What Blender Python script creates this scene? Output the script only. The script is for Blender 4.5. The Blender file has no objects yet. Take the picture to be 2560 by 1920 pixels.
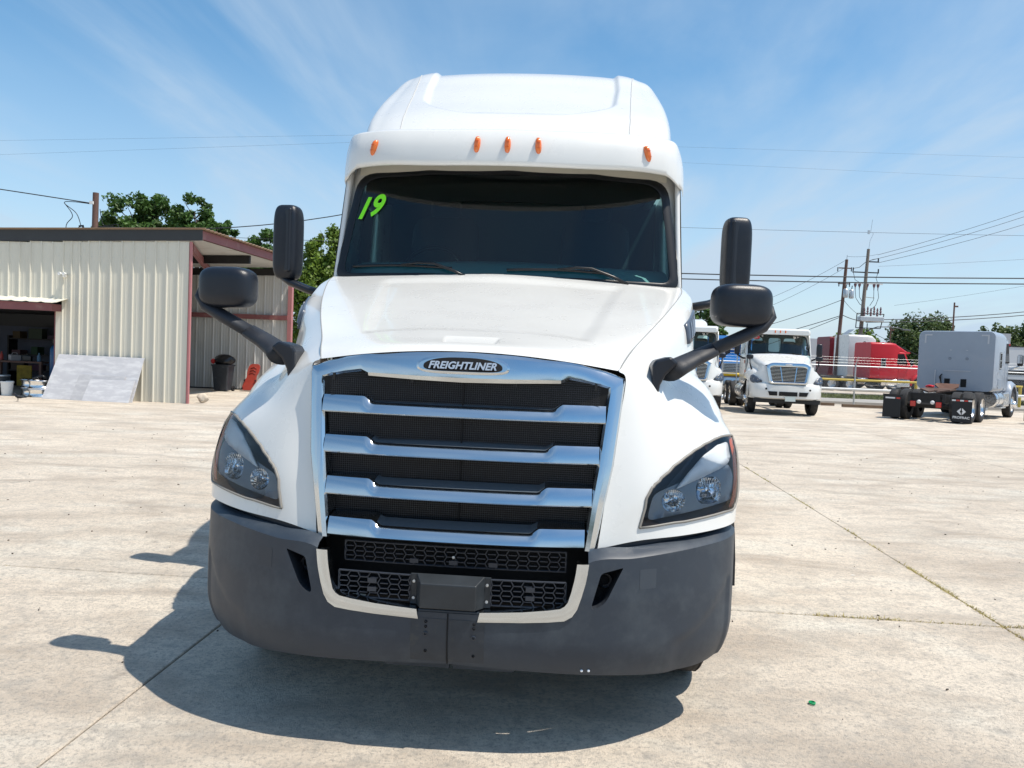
import bpy, bmesh, math, random
import numpy as np
from mathutils import Vector, Matrix
from mathutils.geometry import delaunay_2d_cdt

S = bpy.context.scene
COL = S.collection
rad = math.radians

# ------------------------------------------------------------------ camera
cam_d = bpy.data.cameras.new("camera")
cam = bpy.data.objects.new("camera", cam_d)
COL.objects.link(cam)
CX = Vector((0.9991832228510352, 0.0015573316726852431, 0.04037897833130089))
CU = Vector((-0.04040899866389188, 0.03850775152100162, 0.9984409175808944))
CF = Vector((0.0, 0.9992570879362618, -0.038539229482982024))
M = Matrix((CX, CU, -CF)).transposed().to_4x4()
M.translation = Vector((0, 0, 1.64))
cam.matrix_world = M
cam_d.sensor_fit = 'HORIZONTAL'
cam_d.sensor_width = 36
cam_d.lens = 36 * 1934 / 2560
cam_d.clip_start = 0.05
cam_d.clip_end = 3000
S.camera = cam

# ------------------------------------------------------------------ light
SUN = Vector((0.446, -0.15, 1.0)).normalized()
EL = math.asin(SUN.z)
AZ = math.atan2(SUN.x, SUN.y)
world = bpy.data.worlds.new("World")
S.world = world
world.use_nodes = True
wn = world.node_tree
for n in list(wn.nodes):
    wn.nodes.remove(n)
W = wn.nodes.new
wl = wn.links.new
out = W("ShaderNodeOutputWorld")
bg = W("ShaderNodeBackground")
sky = W("ShaderNodeTexSky")
sky.sky_type = 'NISHITA'
sky.sun_disc = False
sky.sun_elevation = EL
sky.sun_rotation = AZ
sky.altitude = 50
sky.air_density = 1.0
sky.dust_density = 0.6
sky.ozone_density = 2.2
bg.inputs['Strength'].default_value = 0.15
tc = W("ShaderNodeTexCoord")
sep = W("ShaderNodeSeparateXYZ")
wl(tc.outputs['Generated'], sep.inputs[0])
zc = W("ShaderNodeMath"); zc.operation = 'MAXIMUM'; zc.inputs[1].default_value = 0.04
wl(sep.outputs['Z'], zc.inputs[0])
dx = W("ShaderNodeMath"); dx.operation = 'DIVIDE'
dy = W("ShaderNodeMath"); dy.operation = 'DIVIDE'
zo = W("ShaderNodeMath"); zo.operation = 'ADD'; zo.inputs[1].default_value = 0.12
wl(zc.outputs[0], zo.inputs[0])
wl(sep.outputs['X'], dx.inputs[0]); wl(zo.outputs[0], dx.inputs[1])
wl(sep.outputs['Y'], dy.inputs[0]); wl(zo.outputs[0], dy.inputs[1])
cmb = W("ShaderNodeCombineXYZ")
wl(dx.outputs[0], cmb.inputs[0]); wl(dy.outputs[0], cmb.inputs[1])
def cloud(rot, scl, loc, nscale, lo, hi, amt, dist=1.2, det=7):
    mp = W("ShaderNodeMapping"); mp.vector_type = 'POINT'
    mp.inputs['Rotation'].default_value = (0, 0, rad(rot))
    mp.inputs['Scale'].default_value = scl
    mp.inputs['Location'].default_value = loc
    wl(cmb.outputs[0], mp.inputs['Vector'])
    nz = W("ShaderNodeTexNoise")
    nz.inputs['Scale'].default_value = nscale
    nz.inputs['Detail'].default_value = det
    nz.inputs['Roughness'].default_value = 0.56
    nz.inputs['Distortion'].default_value = dist
    wl(mp.outputs[0], nz.inputs['Vector'])
    mr = W("ShaderNodeMapRange"); mr.interpolation_type = 'SMOOTHSTEP'
    mr.inputs['From Min'].default_value = lo; mr.inputs['From Max'].default_value = hi
    mr.inputs['To Min'].default_value = 0; mr.inputs['To Max'].default_value = amt
    wl(nz.outputs['Fac'], mr.inputs['Value'])
    return mr.outputs[0]
c1 = cloud(8, (1.25, 0.40, 1), (0.3, 1.7, 0), 0.9, 0.42, 0.78, 0.62, .8, 7)
c2 = cloud(-12, (1.1, 0.34, 1), (4.1, 0.2, 0), 1.1, 0.44, 0.82, 0.55, .8, 7)
mxc = W("ShaderNodeMath"); mxc.operation = 'ADD'; mxc.use_clamp = True
wl(c1, mxc.inputs[0]); wl(c2, mxc.inputs[1])
# thin haze veil near the horizon
hz = W("ShaderNodeMapRange")
hz.inputs['From Min'].default_value = 0.0; hz.inputs['From Max'].default_value = 0.34
hz.inputs['To Min'].default_value = 0.75; hz.inputs['To Max'].default_value = 0.0
wl(sep.outputs['Z'], hz.inputs['Value'])
adh = W("ShaderNodeMath"); adh.operation = 'ADD'; adh.use_clamp = True
wl(mxc.outputs[0], adh.inputs[0]); wl(hz.outputs[0], adh.inputs[1])
mixc = W("ShaderNodeMix"); mixc.data_type = 'RGBA'
mixc.inputs['B'].default_value = (3.4, 4.25, 5.15, 1)
wl(adh.outputs[0], mixc.inputs['Factor'])
hs = W("ShaderNodeHueSaturation"); hs.inputs['Saturation'].default_value = 1.19; hs.inputs['Value'].default_value = 1.04; hs.inputs['Hue'].default_value = 0.489
wl(sky.outputs[0], hs.inputs['Color'])
wl(hs.outputs[0], mixc.inputs['A'])
wl(mixc.outputs['Result'], bg.inputs['Color'])
wl(bg.outputs[0], out.inputs[0])

sun_d = bpy.data.lights.new("sun", 'SUN')
sun_d.energy = 4.9
sun_d.angle = rad(0.5)
sun_d.color = (1.0, 0.93, 0.83)
sun = bpy.data.objects.new("sun", sun_d)
sun.rotation_euler = SUN.to_track_quat('Z', 'Y').to_euler()
sun.location = (10, -3, 30)
COL.objects.link(sun)

S.view_settings.view_transform = 'Standard'
S.view_settings.look = 'None'
S.view_settings.gamma = 1
S.view_settings.use_curve_mapping = False
S.view_settings.exposure = 0.15
S.render.engine = 'CYCLES'

# ------------------------------------------------------------------ helpers
def tag(o, label=None, cat=None, group=None, kind=None):
    if label: o['label'] = label
    if cat: o['category'] = cat
    if group: o['group'] = group
    if kind: o['kind'] = kind
    return o

def empty(name, loc=(0, 0, 0), rz=0, parent=None):
    o = bpy.data.objects.new(name, None)
    o.empty_display_size = 0.2
    o.location = loc
    o.rotation_euler = (0, 0, rz)
    COL.objects.link(o)
    if parent: o.parent = parent
    return o

def mesh_obj(name, verts, faces, mat, parent=None, smooth=None, bevel=0, mats=None, fmat=None):
    me = bpy.data.meshes.new(name)
    me.from_pydata([tuple(v) for v in verts], [], [tuple(f) for f in faces])
    me.validate(clean_customdata=False)
    for m in (mats or [mat]): me.materials.append(m)
    if fmat is not None and len(fmat) == len(me.polygons):
        me.polygons.foreach_set('material_index', fmat)
    me.update()
    if smooth:
        me.polygons.foreach_set('use_smooth', [True] * len(me.polygons))
        if smooth is not True:
            me.set_sharp_from_angle(angle=rad(smooth))
    o = bpy.data.objects.new(name, me)
    COL.objects.link(o)
    if parent: o.parent = parent
    if bevel:
        b = o.modifiers.new('bevel', 'BEVEL'); b.width = bevel; b.segments = 2; b.limit_method = 'ANGLE'
        b.angle_limit = rad(40); b.harden_normals = False
    return o

class MB:
    """collects simple shapes into one mesh"""
    def __init__(s):
        s.v = []; s.f = []; s.m = []; s.cur = 0
    def add(s, vs, fs):
        k = len(s.v); s.v += [tuple(p) for p in vs]
        s.f += [tuple(i + k for i in f) for f in fs]
        s.m += [s.cur] * len(fs); return s
    def box(s, c, d, rz=0, rx=0, ry=0):
        x, y, z = d[0] / 2, d[1] / 2, d[2] / 2
        R = Matrix.Rotation(rz, 3, 'Z') @ Matrix.Rotation(ry, 3, 'Y') @ Matrix.Rotation(rx, 3, 'X')
        C = Vector(c)
        vs = [C + R @ Vector((a * x, b * y, e * z)) for a in (-1, 1) for b in (-1, 1) for e in (-1, 1)]
        return s.add(vs, [(0, 1, 3, 2), (4, 6, 7, 5), (0, 4, 5, 1), (2, 3, 7, 6), (0, 2, 6, 4), (1, 5, 7, 3)])
    def box2(s, a, b):
        return s.box([(a[i] + b[i]) / 2 for i in range(3)], [abs(b[i] - a[i]) for i in range(3)])
    def tube(s, path, r, n=10, cap=True, sx=1.0, sy=1.0, up=None):
        P = [Vector(p) for p in path]
        R = r if hasattr(r, '__len__') else [r] * len(P)
        rings = []; prev = None
        for i, p in enumerate(P):
            t = (P[min(i + 1, len(P) - 1)] - P[max(i - 1, 0)]).normalized()
            if prev is None:
                a = Vector(up) if up else (Vector((0, 0, 1)) if abs(t.z) < .9 else Vector((0, 1, 0)))
            else: a = prev
            n1 = (a - t * a.dot(t)).normalized(); n2 = t.cross(n1)
            prev = n1
            rings.append([p + (n1 * math.cos(2 * math.pi * k / n) * sy + n2 * math.sin(2 * math.pi * k / n) * sx) * R[i] for k in range(n)])
        vs = [q for g in rings for q in g]; fs = []
        for i in range(len(P) - 1):
            for k in range(n):
                fs.append((i * n + k, i * n + (k + 1) % n, (i + 1) * n + (k + 1) % n, (i + 1) * n + k))
        if cap:
            fs.append(tuple(range(n - 1, -1, -1))); fs.append(tuple((len(P) - 1) * n + k for k in range(n)))
        return s.add(vs, fs)
    def cyl(s, a, b, r, r2=None, n=20):
        return s.tube([a, b], [r, r if r2 is None else r2], n)
    def lathe(s, prof, c, axis='x', n=32):
        """prof: (radius, offset) pairs, revolved about axis through c"""
        vs = []
        for (r, o) in prof:
            for k in range(n):
                a = 2 * math.pi * k / n; u, w = r * math.cos(a), r * math.sin(a)
                p = {'x': (o, u, w), 'y': (u, o, w), 'z': (u, w, o)}[axis]
                vs.append((c[0] + p[0], c[1] + p[1], c[2] + p[2]))
        fs = []
        for i in range(len(prof) - 1):
            for k in range(n):
                fs.append((i * n + k, i * n + (k + 1) % n, (i + 1) * n + (k + 1) % n, (i + 1) * n + k))
        return s.add(vs, fs)
    def prism(s, poly, off):
        """closed 3-D polygon extruded by vector off"""
        n = len(poly); O = Vector(off)
        vs = [Vector(p) for p in poly] + [Vector(p) + O for p in poly]
        fs = [tuple(range(n - 1, -1, -1)), tuple(range(n, 2 * n))] + [(i, (i + 1) % n, n + (i + 1) % n, n + i) for i in range(n)]
        return s.add(vs, fs)
    def build(s, name, mat, parent=None, smooth=None, bevel=0):
        if isinstance(mat, (list, tuple)):
            return mesh_obj(name, s.v, s.f, None, parent, smooth, bevel, mats=mat, fmat=s.m)
        return mesh_obj(name, s.v, s.f, mat, parent, smooth, bevel)

def recalc(o):
    bm = bmesh.new(); bm.from_mesh(o.data)
    bmesh.ops.recalc_face_normals(bm, faces=bm.faces); bm.to_mesh(o.data); bm.free()
    return o

class Net:
    """Catmull-Rom surface through a control net [rows v][cols u]"""
    def __init__(s, rows):
        s.P = np.array(rows, float); s.nr, s.nc = s.P.shape[:2]
    @staticmethod
    def w(t):
        t2, t3 = t * t, t * t * t
        return np.stack([-.5 * t + t2 - .5 * t3, 1 - 2.5 * t2 + 1.5 * t3, .5 * t + 2 * t2 - 1.5 * t3, -.5 * t2 + .5 * t3], -1)
    def ev(s, u, v):
        u = np.clip(np.asarray(u, float), 0, s.nc - 1); v = np.clip(np.asarray(v, float), 0, s.nr - 1)
        iu = np.minimum(u.astype(int), s.nc - 2); iv = np.minimum(v.astype(int), s.nr - 2)
        wu, wv = s.w(u - iu), s.w(v - iv)
        Q = np.zeros((s.nr + 2, s.nc + 2, 3)); Q[1:-1, 1:-1] = s.P
        Q[0, 1:-1] = 2 * s.P[0] - s.P[1]; Q[-1, 1:-1] = 2 * s.P[-1] - s.P[-2]
        Q[:, 0] = 2 * Q[:, 1] - Q[:, 2]; Q[:, -1] = 2 * Q[:, -2] - Q[:, -3]
        r = np.zeros(u.shape + (3,))
        for a in range(4):
            for b in range(4):
                r += (wv[..., a] * wu[..., b])[..., None] * Q[iv + a, iu + b]
        return r
    def grid(s, nu, nv, u0=0, u1=None, v0=0, v1=None, post=None):
        u1 = s.nc - 1 if u1 is None else u1; v1 = s.nr - 1 if v1 is None else v1
        U, V = np.meshgrid(np.linspace(u0, u1, nu), np.linspace(v0, v1, nv))
        p = s.ev(U, V)
        if post: p = post(p)
        return p.reshape(-1, 3), [(j * nu + i, j * nu + i + 1, (j + 1) * nu + i + 1, (j + 1) * nu + i) for j in range(nv - 1) for i in range(nu - 1)]
    def find(s, x, z, u0, u1, v0, v1, n=160):
        """uv of the surface point nearest (x,z) seen from the front"""
        U, V = np.meshgrid(np.linspace(u0, u1, n), np.linspace(v0, v1, n))
        p = s.ev(U, V); d = (p[..., 0] - x) ** 2 + (p[..., 2] - z) ** 2
        k = np.unravel_index(np.argmin(d), d.shape)
        return U[k], V[k]

def mirror(vs, fs):
    return [(-p[0], p[1], p[2]) for p in vs], [tuple(reversed(f)) for f in fs]

def inpoly(x, y, poly):
    c = False; n = len(poly); j = n - 1
    for i in range(n):
        xi, yi = poly[i]; xj, yj = poly[j]
        if (yi > y) != (yj > y) and x < (xj - xi) * (y - yi) / (yj - yi) + xi: c = not c
        j = i
    return c

def densify(poly, step, closed=True):
    out_ = []; n = len(poly)
    for i in range(n if closed else n - 1):
        a = np.array(poly[i], float); b = np.array(poly[(i + 1) % n], float)
        k = max(1, int(math.ceil(np.linalg.norm(b - a) / step)))
        for t in range(k): out_.append(tuple(a + (b - a) * t / k))
    if not closed: out_.append(tuple(poly[-1]))
    return out_

def rounded(poly, r, n=5):
    out_ = []; m = len(poly)
    for i in range(m):
        p = np.array(poly[i], float); a = np.array(poly[i - 1], float) - p; b = np.array(poly[(i + 1) % m], float) - p
        rr = r[i] if hasattr(r, '__len__') else r
        la, lb = np.linalg.norm(a), np.linalg.norm(b); rr = min(rr, la * .48, lb * .48)
        A = p + a / la * rr; B = p + b / lb * rr
        for t in np.linspace(0, 1, n):
            out_.append(tuple((1 - t) ** 2 * A + 2 * t * (1 - t) * p + t * t * B))
    return out_

def cdt(outer, holes, step, sx=1.0):
    """triangulate a 2-D polygon with holes and inner grid points -> pts, tris"""
    pts = []; edges = []
    for lp in [outer] + holes:
        k = len(pts); pts += [tuple(p) for p in lp]; n = len(lp)
        edges += [(k + i, k + (i + 1) % n) for i in range(n)]
    xs = [p[0] for p in outer]; ys = [p[1] for p in outer]
    B = np.array(pts)
    x = min(xs) + step * sx * .5; row = 0
    while x < max(xs):
        y = min(ys) + step * (.5 if row % 2 else .9)
        while y < max(ys):
            if inpoly(x, y, outer) and not any(inpoly(x, y, h) for h in holes):
                d = np.hypot((B[:, 0] - x) / sx, B[:, 1] - y).min()
                if d > step * .45: pts.append((x, y))
            y += step
        x += step * sx; row += 1
    r = delaunay_2d_cdt([Vector(p) for p in pts], edges, [], 0, 1e-6)
    V = [(p.x, p.y) for p in r[0]]; F = []
    for f in r[2]:
        c = (sum(V[i][0] for i in f) / 3, sum(V[i][1] for i in f) / 3)
        if inpoly(c[0], c[1], outer) and not any(inpoly(c[0], c[1], h) for h in holes): F.append(tuple(f))
    return V, F

def curve_interp(xs, ys):
    xs = np.array(xs, float); ys = np.array(ys, float)
    m = np.gradient(ys, xs)
    def f(x):
        x = np.clip(x, xs[0], xs[-1]); i = np.clip(np.searchsorted(xs, x) - 1, 0, len(xs) - 2)
        h_ = xs[i + 1] - xs[i]; t = (x - xs[i]) / h_
        return (2 * t**3 - 3 * t**2 + 1) * ys[i] + (t**3 - 2 * t**2 + t) * h_ * m[i] + (-2 * t**3 + 3 * t**2) * ys[i + 1] + (t**3 - t**2) * h_ * m[i + 1]
    return f

def sstep(a, b, x):
    t = np.clip((x - a) / (b - a), 0, 1); return t * t * (3 - 2 * t)

def rrect(w, h, r, n=4):
    """rounded rectangle outline (x,z), centred in x, from z=0..h"""
    r = min(r, w / 2 - 1e-3, h / 2 - 1e-3); o = []
    for (cx, cz, a0) in ((w / 2 - r, r, -90), (w / 2 - r, h - r, 0), (-w / 2 + r, h - r, 90), (-w / 2 + r, r, 180)):
        for k in range(n + 1):
            a = rad(a0 + 90 * k / n); o.append((cx + r * math.cos(a), cz + r * math.sin(a)))
    return o

def loft(mb, secs, n=4, cap=True):
    """secs: (y, halfwidth, zbot, ztop, radius[, xc])"""
    rings = []
    for s_ in secs:
        y, hw, zb, zt, r = s_[:5]; xc = s_[5] if len(s_) > 5 else 0
        rings.append([(xc + p[0], y, zb + p[1]) for p in rrect(2 * hw, zt - zb, r, n)])
    m = len(rings[0]); vs = [p for g in rings for p in g]; fs = []
    for i in range(len(rings) - 1):
        for k in range(m):
            fs.append((i * m + k, i * m + (k + 1) % m, (i + 1) * m + (k + 1) % m, (i + 1) * m + k))
    if cap: fs += [tuple(range(m - 1, -1, -1)), tuple((len(rings) - 1) * m + k for k in range(m))]
    return mb.add(vs, fs)

def text_obj(name, body, size, mat, parent, M4, extrude=.002, offset=0.0, shear=0.0, align='CENTER', spacing=1.0, sxx=1.0):
    cu = bpy.data.curves.new(name, 'FONT'); cu.body = body; cu.size = size; cu.extrude = extrude
    cu.offset = offset; cu.shear = shear; cu.align_x = align; cu.align_y = 'CENTER'; cu.space_character = spacing
    tmp = bpy.data.objects.new(name, cu)
    COL.objects.link(tmp)
    bpy.context.view_layer.update()
    dg = bpy.context.evaluated_depsgraph_get()
    me = bpy.data.meshes.new_from_object(tmp.evaluated_get(dg))
    bpy.data.objects.remove(tmp); bpy.data.curves.remove(cu)
    me.transform(Matrix.Scale(sxx, 4, (1, 0, 0)))
    me.transform(M4); me.materials.clear(); me.materials.append(mat); me.name = name
    o = bpy.data.objects.new(name, me); COL.objects.link(o); o.parent = parent
    return o

def copy_tree(o, parent=None, loc=None, rz=None, skip=()):
    kids = list(o.children)
    c = o.copy(); COL.objects.link(c); c.parent = parent
    if loc is not None: c.location = loc
    if rz is not None: c.rotation_euler = (0, 0, rz)
    for k in kids:
        if k.name.split('.')[0] in skip: continue
        copy_tree(k, c)
    return c

# ------------------------------------------------------------------ materials
def nodes(m):
    m.use_nodes = True; nt = m.node_tree
    return nt, nt.nodes['Principled BSDF']

def mat(name, col, rough=.5, metal=0, var=0, vscale=6, bump=0, bscale=60, coat=0, spec=.5, dirt=None, dscale=3, dlo=.55, dhi=.75, rvar=0, em=None, trans=0, ior=1.45, stretch=None, world_co=False):
    m = bpy.data.materials.new(name); nt, b = nodes(m)
    b.inputs['Base Color'].default_value = (*col, 1); b.inputs['Roughness'].default_value = rough
    b.inputs['Metallic'].default_value = metal; b.inputs['Specular IOR Level'].default_value = spec
    b.inputs['Coat Weight'].default_value = coat; b.inputs['Coat Roughness'].default_value = .06
    b.inputs['Transmission Weight'].default_value = trans; b.inputs['IOR'].default_value = ior
    if em: b.inputs['Emission Color'].default_value = (*em[0], 1); b.inputs['Emission Strength'].default_value = em[1]
    N, Lk = nt.nodes.new, nt.links.new
    if var or bump or dirt or rvar:
        t = N("ShaderNodeTexCoord"); co = t.outputs['Object']
        if world_co:
            g = N("ShaderNodeNewGeometry"); co = g.outputs['Position']
        if stretch:
            mp = N("ShaderNodeMapping"); mp.inputs['Scale'].default_value = stretch; Lk(co, mp.inputs[0]); co = mp.outputs[0]
        colsock = None
        def noise(sc, det=5, ro=.55):
            n = N("ShaderNodeTexNoise"); n.inputs['Scale'].default_value = sc; n.inputs['Detail'].default_value = det
            n.inputs['Roughness'].default_value = ro; Lk(co, n.inputs['Vector']); return n.outputs['Fac']
        if var:
            r = N("ShaderNodeMapRange"); r.inputs['From Min'].default_value = .25; r.inputs['From Max'].default_value = .75
            r.inputs['To Min'].default_value = 1 - var; r.inputs['To Max'].default_value = 1 + var
            Lk(noise(vscale), r.inputs['Value'])
            mx = N("ShaderNodeVectorMath"); mx.operation = 'SCALE'; mx.inputs[0].default_value = col
            Lk(r.outputs[0], mx.inputs['Scale']); colsock = mx.outputs[0]
        if dirt:
            r = N("ShaderNodeMapRange"); r.inputs['From Min'].default_value = dlo; r.inputs['From Max'].default_value = dhi
            Lk(noise(dscale, 8, .65), r.inputs['Value'])
            mx = N("ShaderNodeMix"); mx.data_type = 'RGBA'; Lk(r.outputs[0], mx.inputs['Factor'])
            if colsock: Lk(colsock, mx.inputs['A'])
            else: mx.inputs['A'].default_value = (*col, 1)
            mx.inputs['B'].default_value = (*dirt, 1); colsock = mx.outputs['Result']
        if colsock: Lk(colsock, b.inputs['Base Color'])
        if rvar:
            r = N("ShaderNodeMapRange"); r.inputs['From Min'].default_value = .3; r.inputs['From Max'].default_value = .7
            r.inputs['To Min'].default_value = rough; r.inputs['To Max'].default_value = rough + rvar
            Lk(noise(vscale * 1.7, 6, .6), r.inputs['Value']); Lk(r.outputs[0], b.inputs['Roughness'])
        if bump:
            bp = N("ShaderNodeBump"); bp.inputs['Strength'].default_value = bump; bp.inputs['Distance'].default_value = .01
            Lk(noise(bscale, 4, .6), bp.inputs['Height']); Lk(bp.outputs[0], b.inputs['Normal'])
    return m

def glass_mat(name, tint, fres=1.5, refl=1.0, rough=0.0, alpha_mix=0.0, col=(0, 0, 0)):
    """thin pane: tinted transparency plus fresnel reflection"""
    m = bpy.data.materials.new(name); m.use_nodes = True; nt = m.node_tree
    for n in list(nt.nodes): nt.nodes.remove(n)
    N, Lk = nt.nodes.new, nt.links.new
    o = N("ShaderNodeOutputMaterial"); tr = N("ShaderNodeBsdfTransparent"); tr.inputs[0].default_value = (*tint, 1)
    gl = N("ShaderNodeBsdfGlossy"); gl.inputs['Roughness'].default_value = rough; gl.inputs[0].default_value = (refl, refl, refl, 1)
    fr = N("ShaderNodeFresnel"); fr.inputs[0].default_value = fres
    mx = N("ShaderNodeMixShader"); Lk(fr.outputs[0], mx.inputs[0])
    if alpha_mix:
        df = N("ShaderNodeBsdfDiffuse"); df.inputs[0].default_value = (*col, 1)
        m2 = N("ShaderNodeMixShader"); m2.inputs[0].default_value = alpha_mix
        Lk(tr.outputs[0], m2.inputs[1]); Lk(df.outputs[0], m2.inputs[2]); Lk(m2.outputs[0], mx.inputs[1])
    else: Lk(tr.outputs[0], mx.inputs[1])
    Lk(gl.outputs[0], mx.inputs[2]); Lk(mx.outputs[0], o.inputs[0])
    return m

white = mat('truck_white_paint', (.70, .70, .675), .25, coat=.7, var=.02, vscale=2.5, dirt=(.66, .64, .58), dscale=2.2, dlo=.62, dhi=.95, rvar=.08)
cream = mat('cream_plastic', (.62, .59, .50), .5, var=.04)
chrome = mat('chrome', (.60, .64, .67), .10, 1, bump=.03, bscale=5, rvar=.07, vscale=14)
chrome_dull = mat('worn_chrome', (.12, .15, .18), .42, .35, rvar=.15, vscale=20)
bumper_m = mat('grey_bumper_plastic', (.027, .038, .054), .40, var=.12, vscale=3, bump=.05, bscale=380, dirt=(.060, .074, .088), dscale=5, dlo=.48, dhi=.8, rvar=.14, spec=.5)
bumper_dk = mat('dark_bumper_plastic', (.028, .034, .045), .5, var=.1, vscale=8)
stain_m = mat('stained_plate_ghost', (.027, .035, .046), .5, var=.2, vscale=14, dirt=(.075, .075, .062), dscale=9, dlo=.55, dhi=.8)
blackpl = mat('black_mirror_plastic', (.008, .011, .018), .30, var=.1, vscale=5, bump=.12, bscale=500, rvar=.10, dirt=(.022, .025, .030), dscale=6, dlo=.55, dhi=.85)
armpl = mat('grained_arm_plastic', (.018, .021, .028), .55, bump=.12, bscale=500, var=.1)
black = mat('flat_black', (.006, .006, .007), .8)
rubber = mat('rubber', (.020, .020, .021), .75, var=.3, vscale=9, dirt=(.10, .09, .08), dscale=6, dlo=.55, dhi=.9)
rubber_seal = mat('black_seal', (.008, .009, .011), .35)
amber = mat('amber_lens', (.70, .14, .008), .12, coat=.6, spec=.7)
amber_dk = mat('amber_bar', (.55, .09, .01), .2)
gapm = mat('panel_gap', (.26, .26, .25), .8)
frame_blk = mat('chassis_black', (.013, .013, .014), .6, var=.3, vscale=6)
alu = mat('polished_aluminium', (.78, .79, .80), .18, 1, rvar=.15, vscale=8)
steel = mat('galvanised_steel', (.50, .52, .53), .42, .7, var=.1, vscale=20)
windshield_g = glass_mat('windshield_glass', (.38, .66, .66), 1.55, .9)
side_g = glass_mat('side_glass', (.72, .86, .86), 1.5, .9)
lens_g = glass_mat('clear_lens', (.93, .95, .96), 1.42, .8)
refl_m = mat('headlight_reflector', (.80, .82, .85), .10, 1)
drl_m = mat('running_light_panel', (.82, .84, .86), .30, 0, coat=.5)
hl_bez = mat('headlight_bezel', (.19, .23, .28), .25, spec=.6)
hl_dark = mat('headlight_housing', (.075, .095, .13), .3, spec=.5)
gasket_m = mat('headlight_gasket', (.24, .225, .20), .5)
green_m = mat('lime_sticker', (.25, .95, .02), .4)
dash_m = mat('dashboard_teal_grey', (.30, .44, .44), .6)
seat_m = mat('seat_cloth', (.012, .026, .034), .9)
screen_m = mat('insect_screen', (.009, .009, .009), .8, var=.4, vscale=60)
mesh_m = mat('grille_mesh_plastic', (.030, .036, .048), .32)
radar_m = mat('radar_cover_plastic', (.022, .027, .032), .42, var=.2, vscale=12, rvar=.1)
letter_m = mat('silver_letter', (.62, .64, .68), .3, .6)
# ================================================================== MAIN TRUCK
TYAW = rad(3.91)
truck = empty('semi_truck', (-0.220, 3.070, 0), -TYAW)
tag(truck, 'huge white sleeper semi truck in the foreground with a green 19 on its windshield', 'truck')

# ---- fender and hood side (one surface per side, with a headlight opening)
FN = Net([
 [(.592,.135,.851),(.758,.18,.884),(.95,.26,.898),(1.10,.36,.908),(1.20,.46,.918),(1.243,.58,.925),(1.25,.80,.93)],
 [(.625,.19,1.10),(.785,.22,1.10),(.96,.31,1.10),(1.12,.42,1.10),(1.225,.53,1.10),(1.262,.66,1.10),(1.265,.85,1.10)],
 [(.656,.24,1.31),(.80,.29,1.30),(.96,.39,1.29),(1.11,.51,1.28),(1.215,.64,1.27),(1.265,.77,1.25),(1.268,.92,1.22)],
 [(.690,.305,1.545),(.815,.38,1.47),(.95,.50,1.41),(1.07,.64,1.405),(1.155,.755,1.392),(1.235,.90,1.345),(1.262,1.05,1.28)],
 [(.662,.34,1.592),(.825,.46,1.545),(.94,.58,1.485),(1.06,.71,1.465),(1.155,.82,1.435),(1.233,.95,1.375),(1.262,1.1,1.29)],
 [(.745,.60,1.69),(.865,.66,1.625),(.955,.74,1.55),(1.055,.82,1.525),(1.155,.90,1.475),(1.23,1.0,1.395),(1.262,1.15,1.30)],
 [(.875,.97,1.81),(.965,1.0,1.735),(1.01,1.02,1.635),(1.075,1.05,1.585),(1.165,1.06,1.515),(1.232,1.12,1.42),(1.262,1.22,1.32)],
 [(1.006,1.4,1.93),(1.10,1.39,1.875),(1.13,1.38,1.72),(1.16,1.38,1.59),(1.2,1.36,1.5),(1.235,1.36,1.42),(1.262,1.36,1.3)],
 [(1.142,1.93,2.065),(1.20,1.88,2.01),(1.205,1.85,1.87),(1.205,1.8,1.66),(1.21,1.75,1.5),(1.23,1.7,1.4),(1.255,1.6,1.25)],
 [(1.158,2.12,2.12),(1.205,2.07,2.06),(1.21,2.05,1.87),(1.21,2.0,1.66),(1.215,1.9,1.5),(1.23,1.8,1.38),(1.255,1.7,1.2)]])
HL = [(.765,.936),(.799,1.083),(.836,1.123),(.938,1.208),(1.062,1.275),(1.175,1.302),(1.249,1.292),(1.2585,1.20),(1.2545,1.11),(1.238,1.03),(1.215,.985)]
hl_uv = [FN.find(x, z, .3, 4.95, .05, 2.9) for x, z in densify(rounded(HL, [.006, .03, .05, .1, .1, .06, .015, .06, .06, .03, .010], 5), .05)]
outer_uv = densify([(0, 0), (6, 0), (6, 9), (0, 9)], .14)
V2, F2 = cdt(outer_uv, [hl_uv], .11)
P3 = FN.ev([v[0] for v in V2], [v[1] for v in V2])
fl = [tuple(f) for f in F2]
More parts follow.
